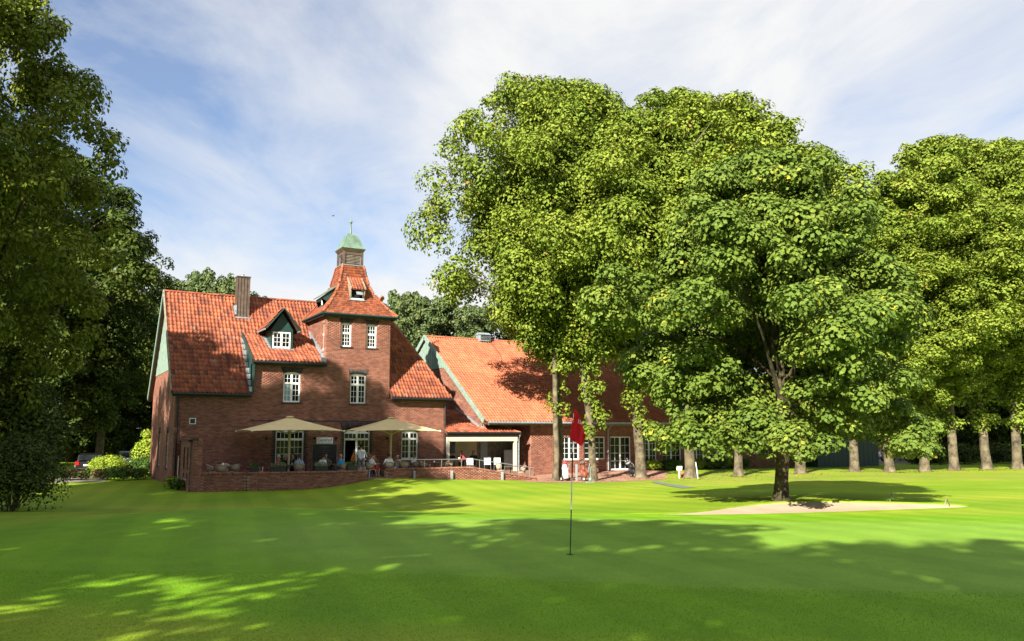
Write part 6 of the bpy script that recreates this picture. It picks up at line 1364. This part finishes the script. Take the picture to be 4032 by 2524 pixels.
# ================================================================== golf bags
def golfbag(label, xy, rz, col, acc, lean):
    m1 = simple('bag_' + label[:12], col, .6, var=.08); m2_ = simple('bagtrim_' + label[:12], acc, .6)
    root = empty('golf_bag', (xy[0], xy[1], h1(*xy) + .01), rz, label, 'golf bag', 'golf bags on trolleys in front of the lindens')
    T = Matrix.Translation((0, 0, .16)) @ Matrix.Rotation(lean, 4, 'Y')
    def prt(nm, mb, m, sm=False):
        me = mb.mesh(nm, m, sm); me.transform(T); o = bpy.data.objects.new(nm, me); COL.objects.link(o); o.parent = root; return o
    b = prt('bag', MB().lathe([(.15, 0), (.165, .03), (.16, .25), (.15, .5), (.135, .8), (.15, .86), (.15, .9)], 16), m1, True)
    for nm, z0, z1, a in (('side_pocket', .12, .55, 0), ('lower_pocket', .06, .36, 1.6), ('upper_pocket', .45, .72, 1.6), ('side_pocket', .15, .6, 3.1)):
        c, s = math.cos(a), math.sin(a); mb = MB(); mb.lathe([(.05, z0), (.095, z0 + .03), (.095, z1 - .04), (.05, z1)], 10, (.13 * c, .13 * s, 0)); prt(nm, mb, m1, True)
    prt('cuff', MB().lathe([(.155, .84), (.165, .87), (.165, .92), (.15, .94)], 16, cap=False), m2_, True)
    rg = random.Random(len(label))
    for i in range(7):
        a = i * .9; r_ = .08; z = 1.0 + rg.uniform(0, .14); x, y = r_ * math.cos(a), r_ * math.sin(a)
        prt('club', MB().tube([(x, y, .5), (x * 1.2, y * 1.2, z)], .008, 6), M_steel); mb = MB(); mb.ell((x * 1.3, y * 1.3 + .02, z + .03), (.05, .035, .04) if i < 3 else (.035, .015, .03), 8, 5); prt('club_head', mb, M_black if i % 2 else m2_, True)
    prt('strap', MB().tube([(-.16, 0, .8), (-.26, 0, .6), (-.17, 0, .25)], .018, 6), m2_)
    def prt2(nm, mb, m): o = bpy.data.objects.new(nm, mb.mesh(nm, m)); COL.objects.link(o); o.parent = root; return o
    prt2('trolley_frame', MB().tube([(.1, 0, .1), (-.15, 0, .55), (-.28, 0, 1.02)], .016, 6).tube([(-.05, 0, .3), (.12, .28, .14)], .014, 6).tube([(-.05, 0, .3), (.12, -.28, .14)], .014, 6).tube([(-.28, -.1, 1.03), (-.28, .1, 1.03)], .02, 6), M_grey)
    for s in (-1, 1):
        V_ = MB().tube([(.12, s * .28 - .025, .14), (.12, s * .28 + .025, .14)], .14, 16); w_ = prt2('wheel', V_, M_black); q = bpy.data.objects.new('hub', MB().tube([(.12, s * .28 - .03, .14), (.12, s * .28 + .03, .14)], .08, 10).mesh('hub', M_grey)); COL.objects.link(q); q.parent = w_
    return root
golfbag('white golf bag on a trolley beside the double-trunked linden', dep(2228, 51.4), rad(100), (.74, .74, .74), (.45, .03, .04), .16)
golfbag('brown golf bag on a trolley leaning towards the second linden', dep(2303, 51.2), rad(150), (.20, .055, .03), (.03, .02, .02), .2)
golfbag('black golf bag on a trolley in front of the glazed door', dep(2497, 54.2), rad(165), (.012, .012, .014), (.25, .26, .27), .55)
# ================================================================== small things on the course
tag(MB().box(-.05, .05, -.05, .05, -.1, 1.02).build('grey_post', M_grey), 'square grey post between the white and the brown golf bag', 'post').location = (*dep(2269, 51.6), h1(*dep(2269, 51.6)))
bwz = empty('ball_washer', (*dep(2322, 49.6), h1(*dep(2322, 49.6))), 0, 'green ball washer on a thin stand in front of the second linden', 'ball washer')
for nm, mb in (('stand', MB().tube([(0, 0, .0), (0, 0, .82)], .022, 8)), ('handle', MB().tube([(-.16, 0, .84), (.16, 0, .84)], .02, 8)), ('washer_body', MB().lathe([(.05, .1), (.1, .12), (.1, .26), (.06, .28)], 10)), ('foot', MB().box(-.25, .25, -.12, .12, 0, .05))):
    o = bpy.data.objects.new(nm, mb.mesh(nm, M_pgreen)); COL.objects.link(o); o.parent = bwz
sx2 = dep(2671, 52.5); sgn = empty('information_sign', (*sx2, h1(*sx2)), rad(-35), 'small white tilted sign on a post beside the dark linden', 'sign')
for nm, mb in (('post', MB().box(-.03, .03, -.03, .03, -.1, .52)), ('panel', MB().prism([(-.16, -.06, .50), (.16, -.06, .50), (.19, .03, .74), (-.13, .03, .74)], (0, .025, 0)))):
    o = bpy.data.objects.new(nm, mb.mesh(nm, M_white)); COL.objects.link(o); o.parent = sgn
p2 = dep(2684, 53.5); tag(MB().lathe([(.10, 0), (.14, .05), (.16, .28), (.18, .30), (.17, .33)], 14, (0, 0, 0)).build('terracotta_pot', M_terracotta, None, True), 'terracotta pot behind the small white sign', 'pot').location = (*p2, h1(*p2))
p3 = dep(2744, 52); tag(MB().tube([(0, 0, -.1), (-.05, .03, .5), (-.11, .06, 1.0)], .028, 8).build('marker_stake', M_white), 'leaning white marker stake right of the dark linden', 'stake').location = (*p3, h1(*p3))
for lb, a, b, c in (('bunker rake standing at the right end of the sand', (3692, 2014, .30), (3712, 1983, 0), (3722, 2003, 0)), ('bunker rake leaning at the back edge of the sand', (3490, 1985, .25), (3499, 1962, 0), (3505, 1984, 0))):
    d0 = dep(a[0], 24.3 if a[0] > 3600 else 27.0); d1 = dep(b[0], 24.6 if a[0] > 3600 else 27.3); d2 = dep(c[0], 25 if a[0] > 3600 else 27.2); z_ = h1(*d0)
    rk = empty('bunker_rake', (*d0, z_), 0, lb, 'rake'); MB().tube([(*d0, z_), (*d1, z_ + (.34 if a[0] > 3600 else .3))], .012, 6).build('handle', M_woodgrey, rk)
    q = np.array(d1); e = np.array(d2); MB().tube([(*q, z_ + .33 if a[0] > 3600 else z_ + .29), (*e, z_ + .1)], .013, 6).build('head_bar', M_woodgrey, rk)
    for i in range(6): t = i / 5; pp = q + (e - q) * t; zz_ = z_ + .32 - .22 * t; MB().tube([(*pp, zz_), (pp[0] + .03, pp[1] + .02, zz_ - .06)], .006, 5).build('tooth', M_woodgrey, rk)
bp = _C + ray(1312, 850) * 58; br = empty('bird', tuple(bp), .4, 'small dark bird flying left of the tower spire', 'bird')
mb = MB(); mb.ell((0, 0, 0), (.14, .045, .045), 10, 6); mb.add([(.04, .03, .01), (-.06, .03, .01), (-.10, .36, .09), (.0, .2, .06)], [(0, 1, 2, 3)]); mb.add([(.04, -.03, .01), (-.06, -.03, .01), (-.10, -.36, .09), (.0, -.2, .06)], [(0, 3, 2, 1)]); mb.add([(-.12, .02, 0), (-.12, -.02, 0), (-.24, -.05, 0), (-.24, .05, 0)], [(0, 1, 2, 3)])
o = bpy.data.objects.new('body', mb.mesh('body', M_black)); COL.objects.link(o); o.parent = br; br.scale = (.6,) * 3
# ================================================================== cars
M_tyre = simple('tyre_rubber', (.012, .012, .012), .9); M_rim = simple('alloy_rim', (.45, .46, .47), .3, metal=.8, bump=0); M_lamp = simple('headlamp_glass', (.6, .62, .65), .1, bump=0); M_tail = simple('red_tail_lamp', (.5, .01, .01), .2, bump=0); M_plate = simple('licence_plate', (.75, .75, .72), .5, bump=0)
def car(label, xy, rz, col, estate=False):
    m1 = mat('car_paint', col, .22, .04, 3, 0, spec=.6, metal=.3); root = empty('parked_car', (xy[0], xy[1], h1(*xy) + .02), rz, label, 'car', 'parked cars')
    def prt(nm, mb, m, par=None, bev=0, sm=False):
        o = bpy.data.objects.new(nm, mb.mesh(nm, m, sm)); COL.objects.link(o); o.parent = par or root
        if bev: b = o.modifiers.new('b', 'BEVEL'); b.width = bev; b.segments = 3; b.limit_method = 'ANGLE'
        return o
    low_ = [(-2.15, .35), (-2.2, .55), (-2.12, .9), (-1.9, .98), (.95, .95), (1.75, .85), (2.15, .68), (2.2, .4), (2.05, .25), (-2.0, .25)]
    body = prt('body', MB().prism([(x, -.86, z) for x, z in low_], (0, 1.72, 0)), m1, None, .09)
    top = [(-2.02 if estate else -1.85, .95), (-1.75 if estate else -1.35, 1.42), (-1.2, 1.48), (-.1, 1.48), (.25, 1.40), (.98, .94)]
    prt('cabin', MB().prism([(x, -.72, z) for x, z in top], (0, 1.44, 0)), m1, None, .08)
    for s in (-1, 1):
        y = s * .728
        for nm, q in (('side_window', [(-1.6, .98), (-1.25, 1.38), (-.62, 1.41), (-.62, .98)]), ('side_window', [(-.54, .98), (-.54, 1.41), (.12, 1.36), (.72, .97)])):
            prt(nm, MB().prism([(x, y, z) for x, z in q], (0, s * .012, 0)), M_glass)
        prt('mirror', MB().box(.55, .68, s * .88 - .07, s * .88 + .07, .95, 1.06), m1, None, .02)
        prt('headlight', MB().box(2.0, 2.17, s * .62 - .17, s * .62 + .17, .62, .74), M_lamp, None, .03); prt('tail_light', MB().box(-2.20, -2.06, s * .68 - .13, s * .68 + .13, .68, .92), M_tail, None, .02)
        for x in (-1.32, 1.32):
            w_ = prt('wheel', MB().tube([(x, s * .74, .32), (x, s * .90, .32)], .32, 20), M_tyre); prt('rim', MB().tube([(x, s * .89, .32), (x, s * .91, .32)], .2, 12), M_rim, w_)
    a, b = top[0], top[1]; prt('rear_window', MB().prism([(a[0] - .012, -.6, a[1] + .06), (a[0] - .012, .6, a[1] + .06), (b[0] - .02, .55, b[1] - .04), (b[0] - .02, -.55, b[1] - .04)], (-.012, 0, .006)), M_glass)
    a, b = top[5], top[4]; prt('windscreen', MB().prism([(a[0] - .02, -.62, a[1] + .04), (a[0] - .02, .62, a[1] + .04), (b[0] + .03, .56, b[1] - .02), (b[0] + .03, -.56, b[1] - .02)], (.012, 0, .014)), M_glass)
    prt('licence_plate', MB().box(-2.222, -2.20, -.26, .26, .62, .73), M_plate); prt('bumper', MB().box(-2.24, -2.05, -.8, .8, .32, .5), M_black, None, .04)
    return root
car('black estate car parked behind the bright rounded bush', dep(372, 61.5), AZ * math.pi / 180 + rad(18), (.010, .010, .012), True)
car('grey car parked near the shrub by the gable', dep(505, 69), AZ * math.pi / 180 + rad(30), (.16, .18, .21))
car('silver car between the mossy linden and the next trunk', dep(3545, 80), rad(-32), (.32, .34, .37))
car('grey car partly hidden behind the silver car', dep(3605, 84), rad(-30), (.2, .22, .25))
car('dark blue car right of the linden trunk', dep(3690, 80), rad(-35), (.01, .018, .07), True)
# ================================================================== far house behind the lindens
fh = empty('far_brick_house', (*dep(3600, 102), -.3), rad(AZ - 90), 'pinkish brick house with white columns far behind the parked cars', 'house')
M_fb = mat('far_pink_brick', (.36, .14, .10), .9, .15, 2, .1)
def fp(nm, mb, m, par=None): o = bpy.data.objects.new(nm, mb.mesh(nm, m)); COL.objects.link(o); o.parent = par or fh; return o
fp('wall', MB().box(-6, 11, 0, 8, -.5, 4.6), M_fb); fp('roof', MB().prism([(-6.5, -.6, 4.6), (-6.5, 8.6, 4.6), (-6.5, 4, 7.8)], (18, 0, 0)), M_terracotta)
for i, x in enumerate((-4.9, -3.5, -2.4, -1.3, -.3, 3.0, 4.4, 6.6, 8.2)): 
    if i % 2 == 0: fp('column', MB().lathe([(.2, 0), (.16, .2), (.15, 3.9), (.22, 4.1)], 10, (x, -.55, 0)), M_white)
    else: w_ = fp('window', MB().box(x - .45, x + .45, -.05, .02, .9, 2.6), M_white); fp('pane', MB().box(x - .38, x + .38, -.07, -.05, .97, 2.5), M_glass, w_)
fp('porch_roof', MB().box(-5.2, -.0, -.9, 0, 4.1, 4.4), M_white)
